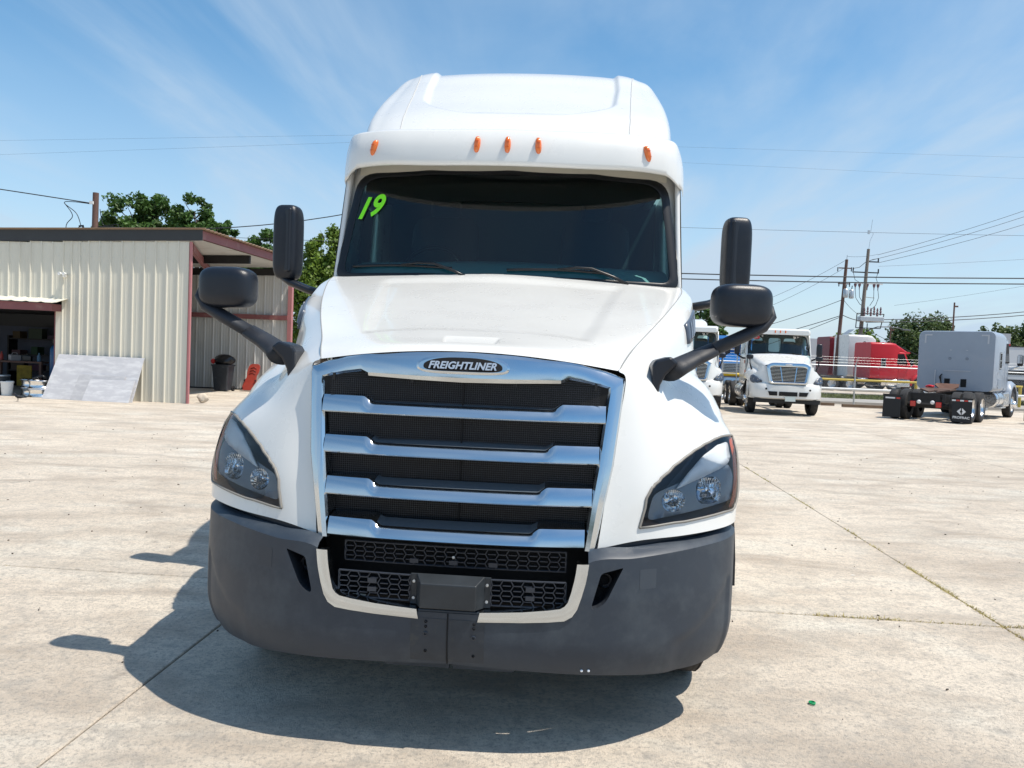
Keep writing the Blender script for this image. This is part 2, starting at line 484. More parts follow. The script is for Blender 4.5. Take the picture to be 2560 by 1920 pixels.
for sgn in (1, -1):
    vs = [tuple(p) for p in P3]; fs = list(fl)
    a, b, c = [Vector(vs[i]) for i in fs[0]]
    if sgn < 0: vs, fs = mirror(vs, fs)
    fo = recalc(mesh_obj('fender', vs, fs, white, truck, smooth=True))
    # inner lip of the headlight opening and the lamp
    def flip(p): return (p[0] * sgn, p[1], p[2])
    ring = FN.ev([u for u, v in hl_uv], [v for u, v in hl_uv])
    cen = ring.mean(0)
    n = len(ring)
    hd = MB()
    back = [(p + (cen - p) * .10 + np.array([0, .13, 0])) for p in ring]
    hd.add([flip(p + np.array([0, .002, 0])) for p in ring] + [flip(p) for p in back], [(i, (i + 1) % n, n + (i + 1) % n, n + i) for i in range(n)])
    hd.add([flip(p) for p in back], [tuple(range(n))])
    lamp = hd.build('headlight', hl_dark, truck)
    # gasket round the lens
    gk = MB(); pth = [flip(p + np.array([0, -.004, 0])) for p in ring]
    gk.tube(pth + [pth[0], pth[1]], .0058, 6, cap=False)
    gk.build('gasket', gasket_m, lamp, smooth=True)
    # lens
    Vl, Fl = cdt(hl_uv, [], .12)
    Pl = FN.ev([v[0] for v in Vl], [v[1] for v in Vl]) + np.array([0, -.006, 0])
    lens = recalc(mesh_obj('lens', [flip(p) for p in Pl], Fl, lens_g, lamp, smooth=True))
    # running light panel (white) behind lens
    def on(x, z, off):
        u, v = FN.find(x, z, .3, 4.95, .05, 2.9, 90); p = FN.ev(u, v); return flip((x, p[1] + off, z))
    dp = rounded([(.925,1.085),(.985,1.150),(1.064,1.222),(1.14,1.262),(1.205,1.270),(1.212,1.200),(1.185,1.172),(1.079,1.137)], .015, 4)
    Vd, Fd = cdt(densify(dp, .03), [], .03)
    dr = recalc(mesh_obj('running_light', [on(x, z, .032) for x, z in Vd], Fd, drl_m, lamp, smooth=True))
    sol = dr.modifiers.new('solid', 'SOLIDIFY'); sol.thickness = .006
    # bezel face around the two reflectors
    bz = rounded([(.80,.955),(.825,1.065),(.90,1.095),(1.075,1.150),(1.195,1.18),(1.222,1.13),(1.215,1.02)], .03, 5)
    C1, C2 = (1.088, 1.070), (.918, 1.036)
    h1 = [(C1[0] + .064 * math.copysign(abs(math.cos(t)) ** .7, math.cos(t)), C1[1] + .058 * math.copysign(abs(math.sin(t)) ** .7, math.sin(t))) for t in np.linspace(0, 2 * math.pi, 25)[:-1]]
    h2 = [(C2[0] + .054 * math.cos(t), C2[1] + .048 * math.sin(t)) for t in np.linspace(0, 2 * math.pi, 25)[:-1]]
    Vb, Fb = cdt(densify(bz, .03), [h1, h2], .03)
    recalc(mesh_obj('bezel', [on(x, z, .045) for x, z in Vb], Fb, hl_bez, lamp, smooth=True))
    for (cc, rx, rz, hh) in ((C1, .064, .058, h1), (C2, .054, .048, h2)):
        rf = MB(); rings = []
        base = [Vector(on(x, z, .045)) for x, z in hh]
        c0 = sum(base, Vector()) / len(base)
        for k, (s_, d) in enumerate([(1.0, 0), (.93, .02), (.78, .045), (.5, .062), (.18, .068), (.16, .03), (.02, .025)]):
            rings.append([c0 + (p - c0) * s_ + Vector((0, d, 0)) for p in base])
        m = len(base); vv = [p for g in rings for p in g]
        rf.add(vv, [(i * m + k, i * m + (k + 1) % m, (i + 1) * m + (k + 1) % m, (i + 1) * m + k) for i in range(len(rings) - 1) for k in range(m)])
        ro = rf.build('reflector', refl_m, lamp, smooth=50)
        # fluted ribs in the upper half of the bowl
        rb = MB()
        for k in range(-5, 6):
            x = cc[0] + k * rx * .16
            hgt = rz * math.sqrt(max(0, 1 - (k * .16) ** 2))
            y0 = c0.y
            p0 = flip((x, 0, 0))[0]
            rb.tube([(p0, y0 + .012 + .01, cc[1] + hgt * .92), (p0, y0 + .045, cc[1] + hgt * .45), (p0, y0 + .055, cc[1] + hgt * .1)], .0028, 5)
        rb.build('flute', refl_m, ro, smooth=True)['kind'] = 'stuff'
    # amber strip on the outer edge
    am = MB()
    A = [FN.ev(FN.find(x, z, 2, 4.95, .05, 2.9)[0], FN.find(x, z, 2, 4.95, .05, 2.9)[1]) for x, z in [(1.243,1.285),(1.249,1.20),(1.245,1.11),(1.23,1.035),(1.208,.99)]]
    B = [p + np.array([-.018, -.012, 0]) for p in A]
    vv = [flip(p + np.array([0, .010, 0])) for p in A] + [flip(p + np.array([0, .010, 0])) for p in B]
    am.add(vv, [(i, i + 1, len(A) + i + 1, len(A) + i) for i in range(len(A) - 1)])
    ao = recalc(am.build('turn_signal', amber_dk, lamp)); q = ao.modifiers.new('s', 'SOLIDIFY'); q.thickness = .004

# ---- hood centre
half = [
 [(0,.215,1.643),(.22,.222,1.636),(.44,.25,1.616),(.658,.335,1.586)],
 [(0,.31,1.676),(.23,.315,1.670),(.46,.35,1.655),(.690,.43,1.635)],
 [(0,.48,1.712),(.24,.48,1.709),(.50,.52,1.702),(.741,.60,1.690)],
 [(0,.85,1.805),(.28,.86,1.804),(.57,.9,1.802),(.871,.97,1.810)],
 [(0,1.3,1.935),(.32,1.31,1.935),(.65,1.34,1.932),(1.002,1.4,1.930)],
 [(0,1.8,2.092),(.37,1.82,2.088),(.74,1.86,2.080),(1.138,1.93,2.065)],
 [(0,2.0,2.158),(.38,2.03,2.152),(.76,2.08,2.140),(1.154,2.12,2.120)],
 [(0,2.05,2.150),(.38,2.08,2.144),(.76,2.13,2.132),(1.152,2.16,2.112)]]
HN = Net([[(-p[0], p[1], p[2]) for p in reversed(r[1:])] + r for r in half])
def hood_post(p):
    X, Y, Z = np.abs(p[..., 0]), p[..., 1], p[..., 2]
    # pressed-in bonnet field
    xl = .60 + (Y - .8) * .175
    d = sstep(0, .09, xl - X) * sstep(.60, .70, Y - .10 * (X / .6) ** 4 * -1 - .0 ) * (1 - sstep(1.78, 1.93, Y))
    p[..., 2] -= .011 * d
    # slot panel above the grille
    d2 = sstep(0, .012, (.118 + (Y - .33) * .09) - X) * sstep(.335, .36, Y) * (1 - sstep(.475, .482, Y))
    p[..., 2] -= .013 * d2 * np.clip(.485 - Y, 0, .15) / .15
    return p
vs, fs = HN.grid(221, 261, post=hood_post)
hood = mesh_obj('hood', vs, fs, white, truck, smooth=True)
recalc(hood)
for sgn in (1, -1):
    g = MB(); L_ = [HN.ev(6.0, v) for v in np.linspace(0, 6.4, 40)]
    g.tube([(sgn * (p[0] + .002), p[1], p[2] - .0015) for p in L_], .0034, 6)
    g.build('panel_gap', gapm, hood, smooth=True)

# ---- grille surround
fo = [(.583,.130,.847),(.612,.150,1.02),(.646,.188,1.193),(.669,.245,1.38),(.686,.288,1.535),(.683,.296,1.556),(.60,.282,1.583),(.52,.262,1.602),(.455,.250,1.612),(.41,.243,1.617),(.2,.215,1.633),(0,.208,1.640)]
fi = [(.532,.124,.845),(.553,.140,1.02),(.577,.172,1.19),(.600,.222,1.38),(.613,.250,1.490),(.612,.252,1.508),(.580,.248,1.518),(.51,.240,1.532),(.447,.235,1.541),(.412,.215,1.524),(.2,.190,1.516),(0,.183,1.512)]
def ring_full(r): return [(-p[0], p[1], p[2]) for p in r] + [p for p in reversed(r[:-1])]
FO, FI = ring_full(fo), ring_full(fi)
rows = []
for o_, i_ in zip(FO, FI):
    o_, i_ = np.array(o_), np.array(i_)
    inw = (i_ - o_)
    rows.append([o_ + [0, .035, 0], o_, o_ + inw * .12 + [0, -.014, 0], o_ + inw * .5 + [0, -.020, 0], o_ + inw * .85 + [0, -.014, 0], i_, i_ + [0, .02, 0], i_ + inw * .06 + [0, .13, 0]])
nc = 8; vv = [tuple(p) for r in rows for p in r]
ff = [(i * nc + k, i * nc + k + 1, (i + 1) * nc + k + 1, (i + 1) * nc + k) for i in range(len(rows) - 1) for k in range(nc - 1)]
gf = mesh_obj('grille_frame', vv, ff, chrome, truck, smooth=28); recalc(gf)

# ---- four grille bars
bars = [(1.364, .606, .20, .417), (1.195, .584, .165, .391), (1.023, .560, .13, .367), (.857, .536, .10, .342)]
for zb, xe, ye, bx in bars:
    n = 121; X = np.linspace(-xe, xe, n); vv = []
    xs = []
    for x in X:
        a = abs(x); e = sstep(bx - .035, bx + .012, a)
        y0 = ye - .035 + .045 * (a / xe) ** 2.4
        hf = .045 + .029 * e; sh = (.022 * (1 - e) + .010 * e)
        pr = [(y0 + .11, zb - .004), (y0 + .008, zb - .003), (y0 - .002, zb - .001), (y0 - .006, zb + .004), (y0 - .002, zb + hf * .35), (y0 + .008, zb + hf * .72), (y0 + .020, zb + hf * .97), (y0 + .028, zb + hf), (y0 + .040, zb + hf + .002), (y0 + .115, zb + hf + sh)]
        vv += [(x, p[0], p[1]) for p in pr]
    k_ = 10
    ff = []; fm = []
    for i in range(n - 1):
        for k in range(k_ - 1):
            ff.append((i * k_ + k, i * k_ + k + 1, (i + 1) * k_ + k + 1, (i + 1) * k_ + k)); fm.append(1 if (k == 8 and abs(X[i]) < bx - .004) else 0)
    b_ = mesh_obj('grille_bar', vv, ff, None, truck, smooth=35, mats=[chrome, chrome_dull], fmat=fm)
    recalc(b_)

# insect screen and dark box behind
scr = MB()
n = 31; vv = []
for i in range(n):
    for j in range(9):
        x = -1 + 2 * i / (n - 1); z = .82 + .72 * j / 8; w_ = .52 + (z - .82) / .72 * .10
        vv.append((x * w_, .225 + .02 * (z - .82) + .01 * x * x, z))
scr.add(vv, [(i * 9 + j, i * 9 + j + 1, (i + 1) * 9 + j + 1, (i + 1) * 9 + j) for i in range(n - 1) for j in range(8)])
so = scr.build('insect_screen', screen_m, truck, smooth=True)
wr = MB()
for k in range(-62, 63):
    wr.box((k * .0092, .222, 1.17), (.0012, .0015, .68))
for k in range(76):
    wr.box((0, .221, .84 + k * .0092), (1.16, .0015, .0012))
wr.build('screen_wire', mesh_m, so)['kind'] = 'stuff'
MB().box2((-.003, .212, .84), (.003, .222, 1.53)).build('screen_seam', black, so)
for x in (-.56, -.22, .22, .56):
    MB().box((x, .215, 1.515), (.010, .012, .03)).build('screen_clip', rubber_seal, so)

# ---- emblem
def oval(w, h, e=2.6, n=48, arch=.010):
    return [(w * math.copysign(abs(math.cos(t)) ** (2 / e), math.cos(t)), h * math.copysign(abs(math.sin(t)) ** (2 / e), math.sin(t)) + arch * (1 - (math.cos(t)) ** 2)) for t in np.linspace(0, 2 * math.pi, n + 1)[:-1]]
EY = .172; EZ = 1.578; lean = .16
def em(x, z, y=0): return (x, EY + y + z * lean + .10 * x * x, EZ + z)
def plate(w, h, y, th, m_, par, name, bevelin=.0):
    o1 = oval(w, h); o2 = oval(w - bevelin, h - bevelin)
    n = len(o1); q = MB()
    q.add([em(x, z, y + th) for x, z in o1] + [em(x, z, y + .003) for x, z in o1] + [em(x, z, y) for x, z in o2], [(i, (i + 1) % n, n + (i + 1) % n, n + i) for i in range(n)] + [(n + i, n + (i + 1) % n, 2 * n + (i + 1) % n, 2 * n + i) for i in range(n)])
    Vv, Ff = cdt(o2, [], .02); q.add([em(x, z, y) for x, z in Vv], Ff)
    o = q.build(name, m_, par, smooth=30); recalc(o); return o
emb = plate(.197, .0405, -.006, .03, chrome, truck, 'emblem', .010)
plate(.167, .0295, -.010, .006, black, emb, 'emblem_field', .002)
Mx = Matrix(((1, 0, 0, 0), (0, lean, -1, 0), (0, 1, lean, 0), (0, 0, 0, 1)))
text_obj('lettering', 'FREIGHTLINER', .0415, letter_m, emb, Matrix.Translation((-.002, EY - .0125, EZ + .004)) @ Mx, .002, .0013, .28, spacing=1.02, sxx=1.04)

# ---- bumper
px_ = [0, .3, .5, .7, .9, 1.05, 1.15, 1.205, 1.235, 1.247, 1.25, 1.25]
py_ = [0, .004, .018, .065, .165, .275, .37, .445, .53, .63, .80, 1.00]
PL = np.array([px_, py_]).T
seg = np.r_[0, np.cumsum(np.hypot(*np.diff(PL, axis=0).T))]
fx, fy = curve_interp(seg, px_), curve_interp(seg, py_)
SL = seg[-1]
s_of_x = lambda x: float(np.interp(abs(x), px_[:10], seg[:10]))
ztop = curve_interp([0, .3, .56, .75, .9, 1.1, 1.3, 1.45, SL], [.60, .60, .818, .832, .842, .853, .863, .875, .88])
zbot = curve_interp([0, .3, .5, .72, .9, 1.05, 1.25, 1.36, 1.45, 1.6, SL], [.372, .360, .352, .338, .320, .312, .312, .325, .375, .49, .54])
def bev(s, z, off=0.0):
    """bumper skin at arc length s (signed) and height z"""
    a = abs(s); x = float(fx(a)); y = float(fy(a))
    y += .07 * max(0, (.50 - z) / .20) ** 2 + .012 * max(0, z - .66) / .2
    if a > 1.1: x -= .028 * max(0, (.50 - z) / .2) ** 2 * min(1, (a - 1.1) / .2)
    # soft styling crease toward the lower outer corner
    if .93 < a < 1.32:
        zc_ = .45 + (a - .93) * .62 * (a - .93) / .39 + .02
        y += .012 * float(sstep(zc_ + .012, zc_ - .03, z)) * float(sstep(.93, 1.0, a))
    ny = 1.0
    return (math.copysign(x, s) if s else 0.0, y + off, z)
def S_(x): return math.copysign(s_of_x(x), x)
xc = .545
outl = []
for s in np.linspace(-SL, SL, 121): outl.append((s, float(zbot(abs(s)))))
for s in np.linspace(SL, S_(.553), 40): outl.append((s, float(ztop(abs(s)))))
Uo = [(.545, .74), (.530, .68), (.515, .632), (.497, .603), (.466, .588), (.40, .580), (.30, .573), (.20, .570), (.128, .566)]
outl += [(S_(x), z) for x, z in Uo] + [(S_(.124), .590), (0, .590), (S_(-.124), .590)] + [(S_(-x), z) for x, z in reversed(Uo)]
for s in np.linspace(S_(-.553), -SL, 40): outl.append((s, float(ztop(abs(s)))))
vent = rounded([(.697, .796), (.606, .774), (.566, .622), (.625, .650)], [.006, .012, .03, .03], 4)
vents = [[(S_(x), z) for x, z in vent], [(-S_(x), z) for x, z in vent]]
clean = [outl[0]]
for p in outl[1:]:
    if math.hypot(p[0] - clean[-1][0], p[1] - clean[-1][1]) > .004: clean.append(p)
Vb, Fb = cdt(clean, vents, .022)
bump = recalc(mesh_obj('bumper', [bev(*p) for p in Vb], Fb, bumper_m, truck, smooth=40))
# rolled bottom edge, top ledge, opening return
def strip(name, ss, fa, fb, m_, par, smooth=True, mid=None):
    A_ = [fa(s) for s in ss]; B_ = [fb(s) for s in ss]; n = len(ss)
    if mid:
        C_ = [mid(s) for s in ss]
        return recalc(mesh_obj(name, A_ + C_ + B_, [(i, i + 1, n + i + 1, n + i) for i in range(n - 1)] + [(n + i, n + i + 1, 2 * n + i + 1, 2 * n + i) for i in range(n - 1)], m_, par, smooth=smooth))
    return recalc(mesh_obj(name, A_ + B_, [(i, i + 1, n + i + 1, n + i) for i in range(n - 1)], m_, par, smooth=smooth))
ssf = np.linspace(-SL, SL, 121)
def bot(s, dy, dz):
    p = bev(s, float(zbot(abs(s)))); 
    if abs(s) > 1.3: return (p[0] - math.copysign(dy, s), p[1] + .02, p[2] + dz)
    return (p[0], p[1] + dy, p[2] + dz)
strip('bumper_underlip', ssf, lambda s: bot(s, 0, 0), lambda s: bot(s, .14, .03), bumper_m, bump, mid=lambda s: bot(s, .035, -.004))
for sg in (1, -1):
    ss = np.linspace(S_(.553) * 1.0, SL, 50) * sg
    def t0(s, dy=0, dz=0):
        a = abs(s); p = bev(s, float(ztop(a))); k = float(sstep(1.15, 1.42, a))
        return (p[0] - math.copysign(dy * k, s), p[1] + dy * (1 - k) + dy * k * .2, p[2] + dz)
    strip('bumper_ledge', ss, lambda s: t0(s), lambda s: t0(s, .075, .030 + .03 * float(sstep(1.1, 1.4, abs(s)))), bumper_m, bump, mid=lambda s: t0(s, .022, .017))
    # dark filler between ledge and fender
    def f0(s, up):
        a = abs(s); x = float(fx(a)); 
        return (math.copysign(min(x, 1.205), s), float(fy(a)) + .105, .80 + .05 * float(sstep(.5, 1.3, a)) + up)
    strip('gap_filler', np.linspace(S_(.575), 1.52, 40) * sg, lambda s: f0(s, 0), lambda s: f0(s, .065), bumper_dk, bump)
    # vent recess
    vr = MB(); n = len(vent); sg_ = sg
    fr = [bev(S_(x) * sg_, z) for x, z in vent]
    bk = [(p[0] * .995, p[1] + .11, p[2]) for p in fr]
    vr.add(fr + bk, [(i, (i + 1) % n, n + (i + 1) % n, n + i) for i in range(n)] + [])
    vr.build('bumper_vent', bumper_dk, bump)
    MB().add(bk, [tuple(range(n))]).build('vent_back', black, bump)
    tw = MB(); cx = .628 * sg
    tw.lathe([(.030, 0), (.030, .02), (.022, .02), (.020, .012)], (cx, .135, .72), 'y', 20)
    tw.build('tow_eye', mesh_m, bump, smooth=40)
    # chrome U trim
    Uout = [(.556, .812), (.551, .77), (.545, .735), (.531, .68), (.516, .632), (.497, .602), (.466, .584), (.40, .577), (.30, .570), (.20, .566), (.120, .562)]
    Uin = [(.509, .812), (.505, .775), (.500, .745), (.490, .70), (.478, .660), (.465, .643), (.448, .633), (.40, .625), (.30, .613), (.20, .606), (.128, .601)]
    def uo(p, off): return bev(S_(p[0] * sg), p[1], off)
    n = len(Uout); vv = []
    for a_, b_ in zip(Uout, Uin):
        mmid = ((a_[0] + b_[0]) / 2, (a_[1] + b_[1]) / 2)
        vv += [uo(a_, .004), uo(a_, -.006), uo(mmid, -.009), uo(b_, -.006), uo(b_, .055)]
    ff = [(i * 5 + k, i * 5 + k + 1, (i + 1) * 5 + k + 1, (i + 1) * 5 + k) for i in range(n - 1) for k in range(4)] + [(0, 1, 2, 3, 4), tuple(reversed([(n - 1) * 5 + k for k in range(5)]))]
    recalc(mesh_obj('chrome_trim', vv, ff, chrome, bump, smooth=32))
# centre section: seam, ghost plates, bolt holes
g = MB(); g.tube([bev(0, z, -.0002) for z in np.linspace(.588, .375, 10)], .0032, 6); g.build('centre_seam', black, bump, smooth=True)
for x0, x1 in ((-.150, -.006), (.006, .150)):
    vv = []; ff = []
    for i in range(7):
        for j in range(9):
            vv.append(bev(S_(x0 + (x1 - x0) * i / 6), .385 + (.565 - .385) * j / 8, -.0016))
    ff = [(i * 9 + j, i * 9 + j + 1, (i + 1) * 9 + j + 1, (i + 1) * 9 + j) for i in range(6) for j in range(8)]
    recalc(mesh_obj('plate_mark', vv, ff, stain_m, bump, smooth=True))
for sx_, lst in ((-.088, (.552, .532, .503, .430)), (.107, (.552, .534, .497, .418))):
    for k, z in enumerate(lst):
        p = bev(S_(sx_), z, -.003); r_ = .0065 if k == 2 else .0042
        h_ = MB(); h_.lathe([(r_ * 1.5, -.001), (r_, -.003), (r_, .002), (.0001, .002)], p, 'y', 12)
        h_.build('bolt_hole', black if k != 2 else mesh_m, bump, smooth=40)
for x in (.545, .573):
    p = bev(S_(x), .372, -.004); MB().lathe([(.006, 0), (.004, -.004), (.0001, -.005)], p, 'y', 10).build('scuff_chip', drl_m, bump, smooth=True)
for x in (-.80, .80):
    vv = [bev(S_(x + a), .745 + b, -.0008) for a, b in ((-.035, -.04), (.035, -.04), (.035, .04), (-.035, .04))]
    recalc(mesh_obj('sticker_ghost', vv, [(0, 1, 2, 3)], mat('faded2', (.028, .037, .050), .45) if x < 0 else mat('faded_patch', (.040, .052, .068), .45), bump))
# sill of centre section
MB().box2((-.124, .004, .586), (.124, .07, .600)).build('centre_sill', bumper_m, bump, bevel=.004)
# air dam under the bumper
ad = MB()
for x0, x1 in ((-.34, -.008), (.008, .32)):
    ad.prism([(x0 + (.06 if x0 < 0 else 0), .16, .300), (x1 - (.06 if x1 > .1 else 0), .16, .300), (x1, .12, .375), (x0, .12, .375)], (0, .06, 0))
ad.build('air_dam', bumper_m, bump)
# ---- lower opening: dark backing, honeycomb screens, radar cover
MB().box2((-.60, .30, .55), (.60, .32, .90)).build('opening_back', black, truck)
def honey(name, x0, x1, z0, z1, y, cw=.043, ch=.0225, par=None, curve=.10, taper=0):
    m_ = MB(); r = .0016
    def Y(x): return y + curve * x * x
    nrow = int(round((z1 - z0) / ch)); ncol = int(math.ceil((x1 - x0) / cw)) + 1
    def seg_(a, b):
        a = (min(max(a[0], x0), x1), a[1]); b = (min(max(b[0], x0), x1), b[1])
        if math.hypot(a[0] - b[0], a[1] - b[1]) < .002: return
        d = Vector((b[0] - a[0], 0, b[1] - a[1])); L2 = d.length; ang = math.atan2(d.z, d.x)
        m_.box(((a[0] + b[0]) / 2, Y((a[0] + b[0]) / 2), (a[1] + b[1]) / 2), (L2 + .002, .014, .0032), ry=-ang)
    for j in range(nrow + 1):
        z = z0 + j * ch
        for i in range(-1, ncol):
            x = x0 + i * cw; up = (i + j) % 2
            # flat piece then slanted legs give brick-like hexagons
            xa, xb = x + cw * .14, x + cw * .86
            seg_((xa, z), (xb, z))
            if j < nrow and (i + j) % 2 == 0:
                seg_((xb, z), (x + cw * 1.14, z + ch)); seg_((xa, z), (x - cw * .14, z + ch))
    m_.tube([(x0, Y(x0), z0), (x0, Y(x0), z1)], .004, 6); m_.tube([(x1, Y(x1), z0), (x1, Y(x1), z1)], .004, 6)
    for zz in (z0, z1):
        m_.tube([(x, Y(x), zz) for x in np.linspace(x0, x1, 9)], .004, 6)
    o = m_.build(name, mesh_m, par); o['kind'] = 'stuff'; return o
hp = empty('lower_grille', parent=truck)
honey('honeycomb_screen', -.465, .465, .748, .829, .115, par=hp, ch=.0202)
honey('honeycomb_screen', -.468, -.165, .618, .722, .045, par=hp, ch=.0208)
honey('honeycomb_screen', .165, .468, .618, .722, .045, par=hp, ch=.0208)
for x, z in ((-.325, .69), (-.325, .655), (.325, .69), (.325, .655)):
    MB().box((x, .050, z), (.036, .012, .018)).build('screen_clip', mesh_m, hp)
for x in (-.165, 0, .165):
    MB().box((x, .108, .766), (.036, .010, .018)).build('screen_clip', mesh_m, hp)
MB().lathe([(.006, 0), (.006, -.005), (.0001, -.006)], (.0, .104, .79), 'y', 10).build('bolt_head', steel, hp)
rc = MB()
fp = [(-.112, -.026, .612), (.112, -.026, .612), (.112, -.026, .712), (-.112, -.026, .712)]
bp_ = [(-.140, .045, .604), (.140, .045, .604), (.140, .045, .733), (-.140, .045, .733)]
rc.add(fp + bp_, [(0, 1, 2, 3), (0, 4, 5, 1), (1, 5, 6, 2), (2, 6, 7, 3), (3, 7, 4, 0)])
ro = rc.build('radar_cover', radar_m, truck, bevel=.004)
for sx_ in (-1, 1):
    MB().box((sx_ * .150, .05, .668), (.030, .01, .125)).build('bracket', radar_m, ro, bevel=.002)
    for z in (.700, .632):
        MB().lathe([(.006, 0), (.006, -.006), (.0001, -.007)], (sx_ * .150, .044, z), 'y', 10).build('bolt_head', steel, ro)

# ---- windshield and cab front
def WS(x, z, off=0.0):
    t = (z - 2.14) / .75; a = abs(x)
    y = 1.99 + .25 * t + .105 * (a / 1.1) ** 2.3
    return (x, y + off, z)
wsp = [(-1.118, 2.128), (-.6, 2.138), (0, 2.142), (.6, 2.138), (1.118, 2.128), (1.085, 2.45), (1.040, 2.828), (.55, 2.856), (0, 2.864), (-.55, 2.856), (-1.040, 2.828), (-1.085, 2.45)]
wsr = rounded(wsp, [.07, .02, .02, .02, .07, .05, .12, .02, .02, .02, .12, .05], 6)
gnx, gnz = 110, 40; gv = []; gf = []
for j_ in range(gnz + 1):
    for i_ in range(gnx + 1):
        t_ = j_ / gnz; x_ = (-1 + 2 * i_ / gnx) * (1.130 - .085 * t_)
        gv.append(WS(x_, 2.124 + (2.864 - 2.124 - .035 * (abs(x_) / 1.05) ** 2) * t_))
for j_ in range(gnz):
    for i_ in range(gnx):
        q_ = (j_ * (gnx + 1) + i_, j_ * (gnx + 1) + i_ + 1, (j_ + 1) * (gnx + 1) + i_ + 1, (j_ + 1) * (gnx + 1) + i_)
        if inpoly(sum(gv[k][0] for k in q_) / 4, sum(gv[k][2] for k in q_) / 4, wsr): gf.append(q_)
wind = mesh_obj('windshield', gv, gf, windshield_g, truck, smooth=True)
def shrink(poly, dx_, dz_):
    cx = sum(p[0] for p in poly) / len(poly); cz = sum(p[1] for p in poly) / len(poly)
    wx = max(p[0] for p in poly) - cx; wz = max(p[1] for p in poly) - cz
    return [(cx + (p[0] - cx) * (1 - dx_ / wx), cz + (p[1] - cz) * (1 - dz_ / wz)) for p in poly]
outer_s = shrink(wsr, -.030, -.028); inner_s = shrink(wsr, .028, .012)
def ringmesh(name, a, b, f, m_, par, off=0, th=.02):
    n = len(a); vv = [f(x, z, off + .006) for x, z in a] + [f(x, z, off - .008) for x, z in [((p[0] + q[0]) / 2, (p[1] + q[1]) / 2) for p, q in zip(a, b)]] + [f(x, z, off) for x, z in b]
    ff = [(i, (i + 1) % n, n + (i + 1) % n, n + i) for i in range(n)] + [(n + i, n + (i + 1) % n, 2 * n + (i + 1) % n, 2 * n + i) for i in range(n)]
    return recalc(mesh_obj(name, vv, ff, m_, par, smooth=True))
ringmesh('windshield_seal', outer_s, inner_s, WS, rubber_seal, wind, -.004)
# white surround
wo = shrink(wsr, -.075, -.22)
def CF_(x, z, off=0.0):
    p = WS(x, z, off); a = abs(x); return (math.copysign(min(a, 1.165), x), p[1] + .02 + max(0, a - 1.06) * .9, z)
n = len(wsr)
vv = [CF_(x, z) for x, z in wo] + [CF_(x, z) for x, z in outer_s]
cabf = recalc(mesh_obj('cab_front', vv, [(i, (i + 1) % n, n + (i + 1) % n, n + i) for i in range(n)], white, truck, smooth=True))
# header under the visor (cream)
hdz = MB(); n = 31
vv = []
for i in range(n):
    x = -1.06 + 2.12 * i / (n - 1); b_ = WS(x, 2.90)
    vv += [(x, b_[1] - .012, 2.874 - .03 * (abs(x) / 1.06) ** 3), (x, b_[1] + .01, 2.955), (x, b_[1] + .03, 3.10)]
hdz.add(vv, [(i * 3 + k, i * 3 + k + 1, (i + 1) * 3 + k + 1, (i + 1) * 3 + k) for i in range(n - 1) for k in range(2)])
hdr = hdz.build('roof_header', cream, truck, smooth=True); recalc(hdr)
# dark sheet behind the top of the glass, standing for the visor's reflection
cns = MB(); nx_ = 41; vv = []
for i in range(nx_):
    x = -1.03 + 2.06 * i / (nx_ - 1)
    zl = 2.628 + .050 * (1 - x * x) + .120 * float(sstep(.80, 1.03, x)) + .10 * float(sstep(-.86, -1.03, x)) if True else 0
    for t in (0, .5, 1):
        z = zl + (2.90 - zl) * t; q = WS(x, min(z, 2.89)); vv.append((x, q[1] + .09, z))
    vv.append((x, q[1] + .35, 2.90)); 
cns.add(vv, [(4 * i + k, 4 * i + k + 1, 4 * i + k + 5, 4 * i + k + 4) for i in range(nx_ - 1) for k in range(3)])
recalc(cns.build('visor_reflection_band', black, wind, smooth=True))
# sticker 19
def stick(ch, x, z, name):
    p = WS(x, z, -.009); e = .33
    R_ = Matrix(((1, 0, 0, 0), (0, .31, -1, 0), (0, 1, .31, 0), (0, 0, 0, 1)))
    R_ = Matrix.Rotation(rad(-9.6), 4, 'Z') @ Matrix.Rotation(rad(4), 4, 'Y') @ R_
    k = text_obj(name + '_outline', ch, .215, rubber_seal, wind, Matrix.Translation((p[0] + .004, p[1], p[2] - .004)) @ R_, .0005, .0100, .30, sxx=.78)
    k = text_obj(name, ch, .215, green_m, wind, Matrix.Translation((p[0], p[1] - .003, p[2])) @ R_, .0006, .0065, .30, sxx=.78)
stick('1', -1.005, 2.592, 'sticker_digit'); stick('9', -.915, 2.612, 'sticker_digit')

# ---- wipers
for (x0, x1, xp) in ((-1.02, -.34, -.18), (.02, .68, .70)):
    w_ = MB()
    bl = [WS(x, 2.185 + .012 * math.sin((x - x0) / (x1 - x0) * 3.14), -.016) for x in np.linspace(x0, x1, 12)]
    w_.tube(bl, .009, 6)
    o = w_.build('wiper_blade', rubber_seal, truck, smooth=True)
    a_ = MB(); xm = (x0 + x1) / 2
    sgn_ = 1
    a_.tube([WS(xm, 2.20, -.035), WS(xm + .12, 2.215, -.04), WS(xm + .22, 2.212, -.035), WS(xm + .36, 2.165, -.03), WS(xm + .46, 2.12, -.02)], [.006, .008, .009, .009, .010], 8)
    a_.build('wiper_arm', rubber_seal, o, smooth=True)

